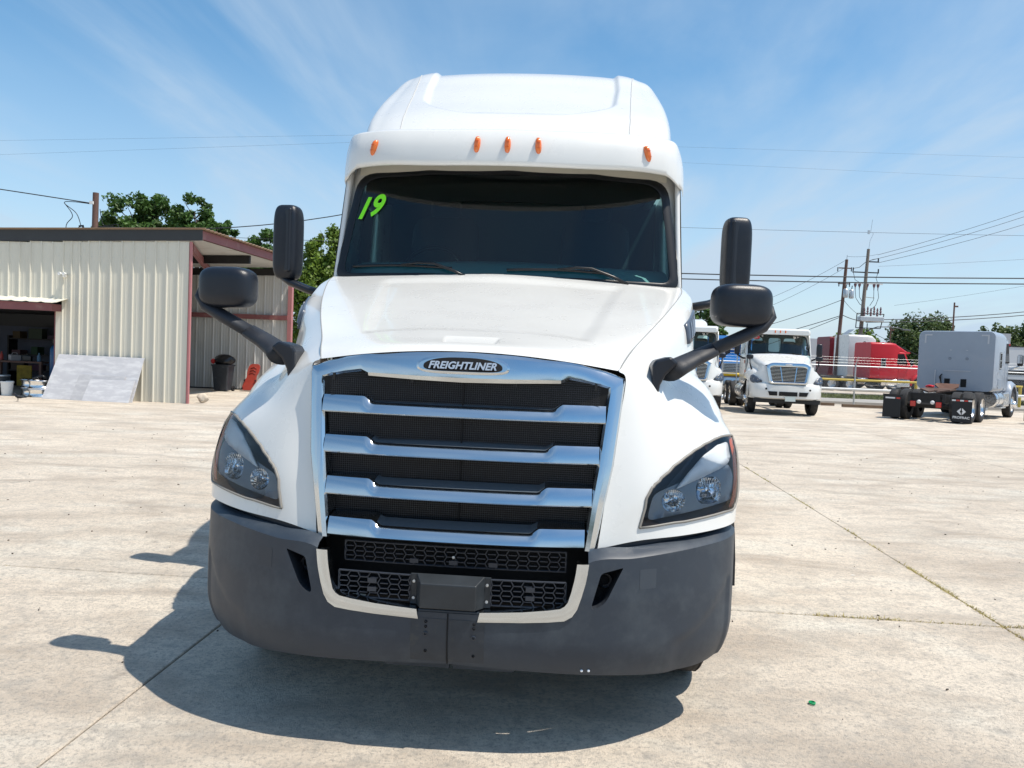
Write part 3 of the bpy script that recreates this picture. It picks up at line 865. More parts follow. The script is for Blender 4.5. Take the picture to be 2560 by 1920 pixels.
# ---- interior
MB().box2((-1.12, 2.15, 1.55), (1.12, 4.9, 1.60)).build('cab_floor', black, truck)
ds = MB(); vv = []
for i in range(25):
    x = -1.1 + 2.2 * i / 24
    for (y, z) in ((2.16, 2.12), (2.25, 2.205), (2.40, 2.262), (2.58, 2.300 + .008 * math.cos(x * 4)), (2.68, 2.26), (2.74, 1.9)):
        vv.append((x, y + .06 * (abs(x) / 1.1) ** 2, z - .02 * (abs(x) / 1.1) ** 3))
ds.add(vv, [(i * 6 + k, i * 6 + k + 1, (i + 1) * 6 + k + 1, (i + 1) * 6 + k) for i in range(24) for k in range(5)])
dsh = ds.build('dashboard', dash_m, truck, smooth=40); recalc(dsh)
for k in range(16):
    MB().box((.33 + k * .022, 2.33, 2.238), (.008, .035, .004)).build('defrost_slot', black, dsh)
for x in (-.58, .62):
    st = MB(); loft(st, [(3.10, .26, 1.75, 2.55, .1, x), (3.2, .27, 1.7, 2.72, .12, x), (3.3, .24, 1.7, 2.70, .12, x)])
    so_ = st.build('seat', seat_m, truck, smooth=50)
    MB().box((x, 3.18, 2.80), (.24, .09, .16)).build('headrest', seat_m, so_, bevel=.03)
stw = MB(); c_ = Vector((-.60, 2.76, 2.23))
stw.tube([c_ + Vector((.225 * math.cos(t), .225 * math.sin(t) * .45, .225 * math.sin(t) * .89)) for t in np.linspace(0, 2 * math.pi, 33)], .016, 8, cap=False)
stw.tube([c_ - Vector((.22, 0, 0)), c_ + Vector((.22, 0, 0))], .014, 6); stw.tube([c_, c_ - Vector((0, .09, .19))], .014, 6)
stw.build('steering_wheel', rubber_seal, truck, smooth=True)
pp = MB()
pp.box2((-1.13, 3.60, 1.6), (1.13, 3.64, 2.95))
pp.build('bunk_curtain', mat('curtain', (.020, .058, .066), .9), truck)
MB().box2((-1.1, 2.34, 2.93), (1.1, 3.9, 2.96)).build('headliner', mat('headliner', (.02, .024, .03), .9), truck)
# ---- cab sides with door windows
for sg in (1, -1):
    poly = [(2.12, .95), (3.75, .95), (3.75, 2.93), (2.34, 2.93), (2.12, 2.12)]
    win = rounded([(2.66, 2.12), (3.26, 2.10), (3.26, 2.74), (2.76, 2.74)], .05, 4)
    Vc, Fc = cdt(densify(poly, .15), [densify(win, .1)], .15)
    def SD(y, z): return (sg * (1.165 + .035 * float(sstep(2.1, 2.5, y)) - .05 * max(0, z - 2.1)), y, z)
    dr_ = recalc(mesh_obj('door', [SD(*p) for p in Vc], Fc, white, truck, smooth=True))
    q = dr_.modifiers.new('s', 'SOLIDIFY'); q.thickness = .03; q.offset = -1 if True else 1
    Vg, Fg = cdt(densify(win, .1), [], .15)
    recalc(mesh_obj('side_window', [SD(*p) for p in Vg], Fg, side_g, dr_, smooth=True))
    MB().tube([SD(2.13, 2.12), SD(2.36, 2.93)], .006, 6).build('door_gap', black, dr_)
    MB().box2((sg * 1.02, 2.45, 2.90), (sg * 1.085, 3.75, 3.12)).build('roof_side', white, dr_, bevel=.02)
# sleeper box, skirts
sl = MB(); loft(sl, [(3.70, 1.19, .95, 3.3, .06), (3.80, 1.205, .95, 3.4, .08), (5.25, 1.205, .95, 3.5, .10), (5.30, 1.17, .98, 3.46, .10)])
sl.build('sleeper_box', white, truck, smooth=40)
sk = MB()
for sg in (1, -1): sk.box2((sg * 1.19, 2.2, .32), (sg * 1.14, 6.4, .95))
sk.build('side_skirt', white, truck)

# ---- visor
vplan = curve_interp([0, .3, .6, .8, .95, 1.05, 1.12, 1.17, 1.20], [1.90, 1.915, 1.96, 2.01, 2.075, 2.14, 2.23, 2.34, 2.52])
vx = np.r_[np.linspace(0, 1.0, 24), np.linspace(1.02, 1.155, 14), 1.17, 1.183, 1.193]
vp = [(x, float(vplan(x))) for x in vx]
rows = []
for x, y in [(-a, b) for a, b in reversed(vp)] + vp[1:]:
    a = abs(x); k = float(sstep(.95, 1.17, a)); e = float(sstep(1.06, 1.19, a))
    x_ = x + math.copysign(.006 * k, x)
    zt = 3.070 + .020 * float(sstep(.3, 1.05, a)) - .155 * e ** 2
    zb = 2.838 + .014 * float(sstep(.4, .9, a)) - .060 * float(sstep(1.02, 1.17, a))
    rows.append([(x_, y + .33, zt + .075 - .05 * e), (x_, y + .10, zt + .022), (x_, y + .055, zt + .006), (x_ , y + .035, zt - .010), (x_, y + .010, zt - .5 * (zt - zb)), (x_, y + .002, zb + .03), (x_, y + .006, zb + .008), (x_, y + .02, zb), (x_, y + .05, zb + .006), (x_, y + .07, zb + .05), (x_, y + .085, zt - .02)])
k_ = len(rows[0]); vv = [p for r in rows for p in r]
ff = [(i * k_ + k, i * k_ + k + 1, (i + 1) * k_ + k + 1, (i + 1) * k_ + k) for i in range(len(rows) - 1) for k in range(k_ - 1)]
vis = recalc(mesh_obj('sun_visor', vv, ff, white, truck, smooth=50))
for x in (-.897, -.196, 0, .196, .897):
    y0 = float(vplan(abs(x))) + .012; a_ = math.atan((float(vplan(abs(x) + .02)) - float(vplan(abs(x) - .02))) / .04) * (1 if x > 0 else -1) if x else 0
    l = MB(); tilt = .10
    R3 = Matrix.Rotation(a_, 3, 'Z') @ Matrix.Rotation(x * -.32, 3, 'Y')
    for (sc, dp, mm) in ((1.0, .0, 0),):
        rings = []
        for s_, d in ((1.08, .012), (1.05, .002), (1.0, -.006), (.82, -.019), (.45, -.026)):
            rings.append([Vector((x, y0, 2.968)) + R3 @ Vector((s_ * .0205 * math.copysign(abs(math.cos(t)) ** .75, math.cos(t)), d, s_ * .052 * math.sin(t))) for t in np.linspace(0, 2 * math.pi, 21)[:-1]])
        m = 20; l.add([p for g in rings for p in g], [(i * m + k, i * m + (k + 1) % m, (i + 1) * m + (k + 1) % m, (i + 1) * m + k) for i in range(4) for k in range(m)] + [tuple(4 * m + k for k in range(m))])
    ml = recalc(l.build('marker_light', amber, vis, smooth=35))
    for dz in (-.018, .018):
        q = Vector((x, y0, 2.968)) + R3 @ Vector((0, -.0265, dz)); MB().box(q, (.024, .003, .003), rz=a_).build('lens_rib', amber_dk, ml)

# ---- roof fairing
half = [
 [(0,2.20,3.10),(.37,2.22,3.10),(.74,2.26,3.10),(.96,2.34,3.10),(1.09,2.48,3.10),(1.135,2.9,3.08)],
 [(0,2.48,3.335),(.37,2.49,3.335),(.74,2.53,3.335),(.97,2.60,3.33),(1.11,2.72,3.32),(1.15,3.1,3.25)],
 [(0,2.82,3.565),(.37,2.83,3.565),(.74,2.86,3.56),(.965,2.92,3.55),(1.11,3.02,3.53),(1.155,3.4,3.38)],
 [(0,3.14,3.795),(.37,3.15,3.795),(.74,3.19,3.79),(.94,3.24,3.775),(1.085,3.32,3.72),(1.155,3.7,3.48)],
 [(0,3.36,3.955),(.37,3.37,3.953),(.73,3.41,3.945),(.91,3.45,3.925),(1.05,3.52,3.85),(1.15,3.85,3.55)],
 [(0,3.58,4.035),(.37,3.59,4.032),(.72,3.62,4.018),(.88,3.65,3.985),(1.03,3.72,3.895),(1.15,4.0,3.58)],
 [(0,3.92,4.060),(.37,3.92,4.055),(.72,3.93,4.035),(.88,3.95,4.0),(1.03,4.0,3.90),(1.155,4.2,3.6)],
 [(0,5.2,4.06),(.37,5.2,4.055),(.72,5.2,4.035),(.89,5.2,4.0),(1.04,5.2,3.90),(1.16,5.2,3.6)]]
RN = Net([[(-p[0], p[1], p[2]) for p in reversed(r[1:])] + r for r in half])
def roof_post(p):
    X, Y, Z = np.abs(p[..., 0]), p[..., 1], p[..., 2]
    xb = .765 - .03 * np.clip((3.75 - Z) / .2, 0, 1) - .30 * np.clip((3.56 - Z) / .19, 0, 1.2) ** 2.2
    d = sstep(0.0, .05, xb - X) * sstep(3.335, 3.41, Z)
    n_ = np.array([0, -.55, .83])
    p[..., 1] -= n_[1] * .030 * d; p[..., 2] -= n_[2] * .030 * d
    return p
vs, fs = RN.grid(241, 241, post=roof_post)
roof = recalc(mesh_obj('roof_fairing', vs, fs, white, truck, smooth=True))
for sg in (1, -1):
    L_ = []
    for v in np.linspace(.1, 4.9, 30):
        tx_ = .79 + .105 * v / 4.9
        us = np.linspace(5, 10, 300); pts = RN.ev(us, np.full(300, v)); k = int(np.argmin(abs(pts[:, 0] - tx_)))
        p = pts[k]; L_.append((sg * p[0], p[1] - .001, p[2] + .0005))
    MB().tube(L_, .0035, 5).build('fairing_seam', mat('seam_shadow', (.45, .45, .44), .8) if sg > 0 else bpy.data.materials['seam_shadow'], roof, smooth=True)
rb_ = MB(); rb_.box2((-1.12, 5.18, 3.3), (1.12, 5.2, 3.95)); rb_.build('fairing_back', white, roof)

# ---- mirrors
def pillow(name, c, d, m_, par, e=4.0, nu=40, nv=24, rz=0, taper=0.0):
    vv = []; ff = []
    for j in range(nv + 1):
        ph = -math.pi / 2 + math.pi * j / nv
        for i in range(nu):
            th = 2 * math.pi * i / nu
            sp = lambda v, q: math.copysign(abs(v) ** (2 / q), v)
            x = sp(math.cos(ph), e) * sp(math.cos(th), e); y = sp(math.cos(ph), e) * sp(math.sin(th), 2.6); z = sp(math.sin(ph), e)
            x *= 1 + taper * z
            p = Matrix.Rotation(rz, 3, 'Z') @ Vector((x * d[0] / 2, y * d[1] / 2, z * d[2] / 2))
            vv.append(Vector(c) + p)
    for j in range(nv):
        for i in range(nu): ff.append((j * nu + i, j * nu + (i + 1) % nu, (j + 1) * nu + (i + 1) % nu, (j + 1) * nu + i))
    return recalc(mesh_obj(name, vv, ff, m_, par, smooth=True))
for sg in (1, -1):
    def SH_(x, z, y0, y1):
        k = (3.05 + y1) / (3.05 + y0); return (sg * x * k, y1, 1.64 + (z - 1.64) * k)
    hm = pillow('hood_mirror', SH_(1.268, 1.916, .75, .66), (.283, .17, .20), blackpl, truck, e=3.8, rz=sg * .12)
    c_ = SH_(1.268, 1.914, .75, .66)
    MB().box((c_[0], c_[1] + .085, c_[2]), (.19, .012, .13), rz=sg * .12).build('mirror_glass', refl_m, hm, bevel=.01)
    arm = MB()
    arm.tube([SH_(1.15, 1.700, .75, .635), SH_(1.30, 1.778, .75, .65), SH_(1.372, 1.818, .75, .655), SH_(1.410, 1.868, .75, .665), SH_(1.40, 1.915, .75, .67)], [.040, .039, .037, .030, .02], 16, sx=1.3, sy=.78)
    arm.build('arm_tip', armpl, hm, smooth=True)
    arm = MB()
    arm.tube([SH_(.955, 1.585, .75, .50), SH_(.995, 1.612, .75, .57), SH_(1.07, 1.658, .75, .62), SH_(1.152, 1.702, .75, .635)], [.058, .052, .045, .0405], 16, sx=1.3, sy=.78)
    arm.build('arm_root', armpl, hm, smooth=True)
    q0 = [SH_(x + .022, z, .75, .43) for x, z in ((.868, 1.450), (.866, 1.61), (.880, 1.638), (.955, 1.660), (.995, 1.628), (.935, 1.570), (.910, 1.52), (.900, 1.455))]
    ft = MB(); ft.prism(q0, (0, .15, 0))
    fo_ = recalc(ft.build('arm_foot', blackpl, hm, bevel=.012))
    # door mirror
    dm = pillow('door_mirror', (sg * 1.532, 2.25, 2.352), (.188, .17, .512), blackpl, truck, e=5, rz=sg * .10)
    MB().box((sg * 1.515, 2.178, 2.36), (.07, .03, .44), rz=sg * .5).build('housing_rib', blackpl, dm, bevel=.014)
    MB().box((sg * 1.532, 2.34, 2.35), (.12, .01, .42), rz=sg * .1).build('mirror_glass', refl_m, dm, bevel=.01)
    a_ = MB(); a_.tube([(sg * 1.58, 2.25, 2.12), (sg * 1.50, 2.24, 2.075), (sg * 1.36, 2.22, 2.025), (sg * 1.18, 2.2, 1.985)], [.030, .040, .040, .042], 12, sx=1.3, sy=.7)
    a_.build('mirror_arm', blackpl, dm, smooth=True)
    # vent badge on hood side
    vv = []
    Q = [(7.0, .95, .8), (7.5, .95, .8), (7.5, 1.9, .8), (7.0, 1.6, .8)]
    uv = [(1.0, 6.75), (1.18, 7.65), (1.9, 7.45), (1.72, 6.72)]
    a_, b_, c__, d_ = uv; ff = []
    for i in range(7):
        for j in range(5):
            t, w_ = i / 6, j / 4
            u = (1 - w_) * ((1 - t) * a_[0] + t * b_[0]) + w_ * ((1 - t) * d_[0] + t * c__[0]); v = (1 - w_) * ((1 - t) * a_[1] + t * b_[1]) + w_ * ((1 - t) * d_[1] + t * c__[1])
            p = FN.ev(u, v); vv.append((sg * (p[0] + .012), p[1] - .006, p[2] + .004))
    ff = [(i * 5 + j, i * 5 + j + 1, (i + 1) * 5 + j + 1, (i + 1) * 5 + j) for i in range(6) for j in range(4)]
    vb = recalc(mesh_obj('side_vent', vv, ff, hl_dark, truck, smooth=True)); q = vb.modifiers.new('s', 'SOLIDIFY'); q.thickness = .02
    for k in range(3):
        t = .25 + .22 * k
        ps = []
        for w_ in np.linspace(.15, .85, 4):
            u = (1 - w_) * ((1 - t) * a_[0] + t * b_[0]) + w_ * ((1 - t) * d_[0] + t * c__[0]); v = (1 - w_) * ((1 - t) * a_[1] + t * b_[1]) + w_ * ((1 - t) * d_[1] + t * c__[1])
            p = FN.ev(u, v); ps.append((sg * (p[0] + .014), p[1] - .008, p[2] + .005))
        MB().tube(ps, .006, 6).build('vent_blade', hl_bez, vb)

# ---- wheels, chassis
def wheel(par, x, y, r=.51, w_=.28, out=1, dual=False, name='wheel', rimm=None, n=40):
    e = empty(name, parent=par)
    t = MB(); hw = w_ / 2
    t.lathe([(r * .56, -hw * .8), (r * .62, -hw), (r * .92, -hw), (r * .985, -hw * .86), (r, -hw * .7), (r, hw * .7), (r * .985, hw * .86), (r * .92, hw), (r * .62, hw), (r * .56, hw * .8)], (x, y, r), 'x', n)
    for k in (-.35, 0, .35):
        t.lathe([(r * 1.002, k * w_ - .012), (r * .985, k * w_ - .011), (r * .985, k * w_ + .011), (r * 1.002, k * w_ + .012)], (x, y, r), 'x', n)
    t.build('tyre', rubber, e, smooth=40)
    rm = MB(); o = out
    if dual: pr = [(r * .60, o * hw * .95), (r * .585, o * hw * .9), (r * .54, o * hw * .2), (r * .52, -o * hw * .9), (r * .50, -o * hw * 1.1), (r * .25, -o * hw * 1.15), (r * .25, -o * hw * .2), (r * .20, 0), (.001, 0)]
    else: pr = [(r * .60, o * hw * .95), (r * .585, o * hw * .9), (r * .55, o * hw * .6), (r * .50, o * hw * .75), (r * .30, o * hw * 1.15), (r * .24, o * hw * 1.2), (r * .22, o * hw * 1.7), (r * .16, o * hw * 1.9), (.001, o * hw * 1.95)]
    rm.lathe(pr, (x, y, r), 'x', n)
    for k in range(10):
        a = k * 2 * math.pi / 10; rr = r * .33; xo = x + (o * hw * 1.15 if not dual else -o * hw * 1.0)
        rm.cyl((xo, y + rr * math.cos(a), r + rr * math.sin(a)), (xo + o * .035, y + rr * math.cos(a), r + rr * math.sin(a)), .017, n=6)
    rm.build('rim', rimm or alu, e, smooth=40)
    return e
for sg in (1, -1):
    wheel(truck, sg * 1.05, 1.15, out=sg)
    for y in (6.6, 7.9):
        wheel(truck, sg * 1.08, y, out=sg, dual=True); 
ch = MB()
for sg in (1, -1): ch.box2((sg * .40, .7, .60), (sg * .48, 8.4, .88))
ch.box2((-.9, 1.08, .42), (.9, 1.22, .54)); ch.box2((-.45, .45, .45), (.45, 2.4, 1.3)); ch.box2((-.9, .35, .55), (.9, .42, .80))
ch.build('chassis', frame_blk, truck)
for sg in (1, -1):
    wb = MB(); n = 16; vv = []
    for i in range(n + 1):
        a = math.pi * i / n; vv += [(sg * .72, 1.15 - .62 * math.cos(a), .62 + .60 * math.sin(a)), (sg * 1.245, 1.15 - .62 * math.cos(a), .62 + .60 * math.sin(a))]
    wb.add(vv, [(2 * i, 2 * i + 1, 2 * i + 3, 2 * i + 2) for i in range(n)])
    wb.build('wheel_arch', frame_blk, truck, smooth=True)
# bulkheads that close the nose and cab against light leaks
MB().box2((-.62, .34, .86), (.62, .36, 1.52)).build('radiator_shroud', black, truck)
MB().box2((-1.15, 2.1, .95), (1.15, 2.13, 2.08)).build('firewall', black, truck)
# ================================================================== GROUND
GY = rad(3.9)                         # yard, truck and shed share this bearing
gx = Vector((math.cos(GY), -math.sin(GY), 0)); gy = Vector((math.sin(GY), math.cos(GY), 0))

def concrete_mat():
    m = bpy.data.materials.new('concrete'); nt, b = nodes(m); N, Lk = nt.nodes.new, nt.links.new
    g = N("ShaderNodeNewGeometry"); P = g.outputs['Position']
    oi = N("ShaderNodeObjectInfo")
    def noise(sc, det=5, ro=.55, st=None, dist=0):
        src = P
        if st:
            mp = N("ShaderNodeMapping"); mp.inputs['Scale'].default_value = st; mp.inputs['Rotation'].default_value = (0, 0, GY); Lk(P, mp.inputs[0]); src = mp.outputs[0]
        n = N("ShaderNodeTexNoise"); n.inputs['Scale'].default_value = sc; n.inputs['Detail'].default_value = det; n.inputs['Roughness'].default_value = ro
        n.inputs['Distortion'].default_value = dist; Lk(src, n.inputs['Vector']); return n.outputs['Fac']
    def rng(s, a, b_, c=0, d=1):
        r = N("ShaderNodeMapRange"); r.inputs['From Min'].default_value = a; r.inputs['From Max'].default_value = b_
        r.inputs['To Min'].default_value = c; r.inputs['To Max'].default_value = d; Lk(s, r.inputs['Value']); return r.outputs[0]
    def mix(f, A, B):
        x = N("ShaderNodeMix"); x.data_type = 'RGBA'
        if isinstance(f, float): x.inputs['Factor'].default_value = f
        else: Lk(f, x.inputs['Factor'])
        for s, v in (('A', A), ('B', B)):
            if isinstance(v, tuple): x.inputs[s].default_value = (*v, 1)
            else: Lk(v, x.inputs[s])
        return x.outputs['Result']
    c = mix(rng(noise(.55, 6, .6, dist=.4), .32, .68), (.47, .40, .32), (.60, .53, .435))
    c = mix(rng(noise(.9, 5, .6, (.6, 1.3, 1), .6), .50, .68, 0, .7), c, (.57, .55, .48))       # greenish grey film
    c = mix(rng(noise(1.5, 7, .65, (.5, 1.2, 1), .5), .46, .66, 0, .8), c, (.32, .265, .21))            # brown wash
    c = mix(rng(noise(5.5, 8, .7), .50, .68, 0, .6), c, (.31, .285, .25))
    c = mix(rng(noise(17, 6, .7), .49, .68, 0, .65), c, (.27, .25, .22))
    c = mix(rng(noise(48, 5, .75), .50, .66, 0, .8), c, (.235, .215, .19))
    c = mix(rng(noise(42, 5, .75), .20, .40, .40, 0), c, (.64, .60, .53))
    c = mix(rng(noise(150, 3, .7), .60, .76, 0, .5), c, (.17, .155, .14))
    c = mix(rng(noise(1.0, 4, .5, (.07, .9, 1), .3), .56, .68, 0, .25), c, (.34, .31, .27))       # tyre washed bands
    c = mix(rng(noise(2.3, 6, .6), .66, .72, 0, .5), c, (.22, .195, .165))                       # oil drips
    vo = N("ShaderNodeTexVoronoi"); vo.inputs['Scale'].default_value = 5.5; vo.inputs['Randomness'].default_value = 1; Lk(P, vo.inputs['Vector'])
    c = mix(rng(vo.outputs['Distance'], .012, .035, .75, 0), c, (.13, .11, .09))                  # pits and gravel crumbs
    # per-slab tone
    tone = N("ShaderNodeVectorMath"); tone.operation = 'SCALE'; Lk(c, tone.inputs[0])
    Lk(rng(oi.outputs['Random'], 0, 1, 1.16, 1.26), tone.inputs['Scale'])
    Lk(tone.outputs[0], b.inputs['Base Color'])
    b.inputs['Roughness'].default_value = .88; b.inputs['Specular IOR Level'].default_value = .3
    bp = N("ShaderNodeBump"); bp.inputs['Strength'].default_value = .9; bp.inputs['Distance'].default_value = .010
    ad = N("ShaderNodeMath"); ad.operation = 'ADD'; Lk(noise(45, 6, .75), ad.inputs[0]); Lk(noise(150, 3, .7), ad.inputs[1])
    Lk(ad.outputs[0], bp.inputs['Height']); Lk(bp.outputs[0], b.inputs['Normal'])
    return m
concrete = concrete_mat()
soil = mat('joint_soil', (.075, .062, .048), .95, var=.4, vscale=9, world_co=True)
asphalt = mat('asphalt', (.16, .155, .15), .9, var=.2, vscale=2, bump=.3, bscale=60, world_co=True)
verge = mat('verge_soil', (.15, .15, .07), .95, var=.35, vscale=.8, world_co=True)
ground = tag(mesh_obj('ground', [(-600, -400, -.05), (600, -400, -.05), (600, 900, -.05), (-600, 900, -.05)], [(0, 1, 2, 3)], soil), kind='structure')
yard = empty('yard_paving', (0, 0, 0), -GY); yard['kind'] = 'structure'
# slab grid in yard axes: x lines at 2.91+k*4.85, y lines at 5.18+k*5.1
SX, SY = 4.85, 5.10
JW = .011
def slab_mesh(w, d):
    c = .006; t = .14
    vs = [(-w/2, -d/2, -t), (w/2, -d/2, -t), (w/2, d/2, -t), (-w/2, d/2, -t),
          (-w/2, -d/2, -c), (w/2, -d/2, -c), (w/2, d/2, -c), (-w/2, d/2, -c),
          (-w/2 + c, -d/2 + c, 0), (w/2 - c, -d/2 + c, 0), (w/2 - c, d/2 - c, 0), (-w/2 + c, d/2 - c, 0)]
    fs = [(0, 1, 5, 4), (1, 2, 6, 5), (2, 3, 7, 6), (3, 0, 4, 7), (4, 5, 9, 8), (5, 6, 10, 9), (6, 7, 11, 10), (7, 4, 8, 11), (8, 9, 10, 11)]
    me = bpy.data.meshes.new('concrete_slab'); me.from_pydata(vs, [], fs); me.materials.append(concrete); me.update(); return me
sm = slab_mesh(SX - JW, SY - JW)
random.seed(4)
for i in range(-8, 9):
    for j in range(-4, 6):
        o = bpy.data.objects.new('concrete_slab', sm); COL.objects.link(o); o.parent = yard
        o.location = (2.91 - SX / 2 + i * SX, 5.18 - SY / 2 + j * SY, random.uniform(-.0025, 0))
# far sheets beyond the slabs, still concrete
def sheet(name, pts, z, m_): return tag(mesh_obj(name, [(x, y, z) for x, y in pts], [tuple(range(len(pts)))], m_), kind='structure')
sheet('far_paving', [(-200, 26), (60, 26), (60, 36.6), (-200, 36.6)], -.02, concrete)
sheet('side_paving', [(-200, -100), (-32, -100), (-32, 40), (-200, 40)], -.024, concrete)
sheet('side_paving', [(42, -100), (200, -100), (200, 40), (42, 40)], -.024, concrete)
sheet('rear_paving', [(-34, -100), (44, -100), (44, -15), (-34, -15)], -.028, concrete)
walk = MB(); walk.box2((5, 35.0, -.3), (90, 38.6, .10)); tag(walk.build('pavement', mat('pavement_concrete', (.36, .34, .31), .9, var=.1, vscale=1.5)), kind='structure')
sheet('road', [(-300, 46.5), (300, 46.5), (300, 75), (-300, 75)], -.012, asphalt)
sheet('verge', [(5, 38.6), (90, 38.6), (90, 46.5), (5, 46.5)], .03, verge)
sheet('truck_lot', [(-120, 49.5), (150, 49.5), (150, 72), (-120, 72)], .004, concrete)

def blades(name, spots, hgt, wid, m_, label, cat, lean=.5):
    vs = []; fs = []
    for (x, y, z) in spots:
        a = random.uniform(0, 6.28); h_ = hgt * random.uniform(.4, 1.2); w_ = wid * random.uniform(.6, 1.2)
        dx_, dy_ = math.cos(a) * w_, math.sin(a) * w_; lx, ly = random.uniform(-lean, lean) * h_, random.uniform(-lean, lean) * h_
        k = len(vs); vs += [(x - dx_, y - dy_, z), (x + dx_, y + dy_, z), (x + lx, y + ly, z + h_)]; fs.append((k, k + 1, k + 2))
    o = mesh_obj(name, vs, fs, m_); tag(o, label, cat, kind='stuff'); return o
grass_m = mat('dry_grass', (.13, .15, .035), .8, var=.5, vscale=5)
weed_m = mat('joint_weeds', (.44, .37, .15), .8, var=.45, vscale=20)
straw_m = mat('dry_straw', (.40, .30, .12), .8, var=.4, vscale=25)
random.seed(8)
blades('grass', [(random.uniform(5, 60), random.uniform(38.7, 46.4), .03) for _ in range(26000)], .10, .035, grass_m, 'short green grass growing in the verge beyond the chain link fence', 'grass')
def yd(a, b): return gx * a + gy * b
def joint_spots(kind, c, r0, r1, n, dens, wid):
    o = []; n = int(n * .6)
    for _ in range(n):
        t = random.uniform(r0, r1)
        if random.random() > dens(t): continue
        off = random.gauss(0, wid)
        p = yd(c + off, t) if kind == 'v' else yd(t, c + off)
        o.append((p.x, p.y, -.008))
    return o
def pd(t): return .5 + .5 * math.sin(t * 3.1 + math.sin(t * 7.7) * 1.5)
sp = joint_spots('v', 2.91, 3.2, 6.6, 5200, lambda t: .9 * pd(t) ** .6 + .1, .011)
sp += joint_spots('v', 2.91, 6.6, 12.5, 3000, lambda t: max(0, pd(t * .9) - .25), .010)
sp += joint_spots('h', 5.18, 1.7, 5.0, 3600, lambda t: .75 * pd(t * 1.4) + .15, .010)
blades('joint_weeds', sp, .024, .0036, weed_m, 'low yellow green weeds growing in the concrete joints right of the truck', 'weeds', 1.2)
sp = joint_spots('h', 5.18, 1.3, 5.0, 2000, lambda t: .6 * pd(t * 2.1 + 1), .012) + joint_spots('v', 2.91, 3.2, 6.0, 1500, lambda t: .5 * pd(t + 2), .013)
sp += joint_spots('h', 5.18, -6.5, -2.2, 500, lambda t: .5 * pd(t * 2), .012)
blades('joint_straw', sp, .013, .004, straw_m, 'dry straw coloured litter lying in the concrete joints', 'straw', 2)
# gravel crumbs and specks on the paving
cr = MB(); random.seed(12)
for _ in range(420):
    x = random.uniform(-8, 9); y = random.uniform(2.6, 16); r = random.uniform(.002, .006) * (1 + y * .04)
    cr.box((x, y, r * .6), (r * random.uniform(1, 3.2), r, r), rz=random.uniform(0, 3))
tag(cr.build('gravel_crumbs', mat('crumb', (.09, .075, .06), .9, var=.5, vscale=3)), 'scattered dark gravel crumbs and twigs on the concrete yard', 'gravel', kind='stuff')
cp = MB(); cp.lathe([(.013, 0), (.016, .002), (.017, .010), (.013, .012), (.011, .006), (.010, .001)], (1.52, 3.70, .001), 'z', 20)
tag(cp.build('green_ring', mat('green_plastic', (.0, .30, .10), .4), smooth=40), 'small bright green plastic ring lying on the concrete right of the bumper', 'plastic ring')
lf = MB(); lf.prism([(-.02, 0, 0), (0, .006, .004), (.022, .001, 0), (0, -.006, .003)], (0, 0, .001))
lo = lf.build('white_leaf', mat('white_litter', (.75, .74, .70), .7)); lo.location = (2.75, 6.05, .004); tag(lo, 'thin white scrap lying on the concrete between the weedy joints', 'litter')
# ================================================================== METAL SHED (left)
SH = empty('metal_shed', (-8.48, 20.27, 0), -GY)
tag(SH, 'long cream corrugated metal shed with dark grey fascia and open side bay at left', 'shed')
# shed axes: x to the right along the front wall (0 = right corner), y back
sheet_m = mat('cream_sheeting', (.66, .63, .53), .38, var=.03, vscale=.7, dirt=(.50, .46, .37), dscale=1.2, dlo=.55, dhi=.95, stretch=(1, 1, .25), rvar=.1)
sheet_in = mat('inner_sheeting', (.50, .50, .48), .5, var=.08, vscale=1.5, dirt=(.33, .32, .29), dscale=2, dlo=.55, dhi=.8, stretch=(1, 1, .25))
redst = mat('red_oxide_steel', (.21, .075, .075), .55, var=.12, vscale=2, dirt=(.30, .17, .15), dscale=2.5, dlo=.55, dhi=.8)
redpost = mat('pink_red_trim', (.42, .17, .17), .55, var=.1, vscale=2)
fascia_m = mat('dark_grey_fascia', (.032, .036, .040), .5, var=.12, vscale=1.2)
roof_m = mat('weathered_roof_sheet', (.24, .165, .11), .6, var=.15, vscale=2, dirt=(.16, .12, .09), dscale=3)
def panel_mesh(w, z0, z1, mirrorx=False):
    """R-panel profile, one rib per module (0.305 m) with two minor ribs"""
    prof = []
    for k in range(3):
        x = k * w / 3
        prof += [(x, -.000), (x + .012, -.032), (x + .034, -.032), (x + .052, 0), (x + .115, 0), (x + .121, -.004), (x + .134, -.004), (x + .140, 0), (x + .20, 0), (x + .206, -.004), (x + .219, -.004), (x + .225, 0)]
    prof.append((w, 0))
    vs = [(x, y, z0) for x, y in prof] + [(x, y, z1) for x, y in prof]; n = len(prof)
    return vs, [(i, i + 1, n + i + 1, n + i) for i in range(n - 1)]
PW = .305 * 3
def ftop(x): return 4.26 + .033 * x
def wall_panels(x0, x1, zb, zt, y, m_, par, ry=0, name='wall_panel'):
    x = x1
    while x > x0 + .01:
        a = max(x0, x - PW); w_ = x - a
        zt_ = min(zt(a), zt(x)) if callable(zt) else zt
        vs, fs = panel_mesh(PW, zb, zt_)
        vs = [(a + p[0] * (w_ / PW), y + p[1], p[2]) for p in vs]
        o = mesh_obj(name, vs, fs, m_, par)
        x = a
OPX0, OPX1 = -9.0, -3.50     # work bay opening
front = empty('front_wall', parent=SH)
wall_panels(OPX1, -.07, .0, lambda x: 4.56 + .033 * x - .3, 0, sheet_m, front)
wall_panels(OPX0, OPX1, 2.62, lambda x: 4.56 + .033 * x - .3, 0, sheet_m, front)
wall_panels(-14.5, OPX0, .0, lambda x: 4.56 + .033 * x - .3, 0, sheet_m, front)
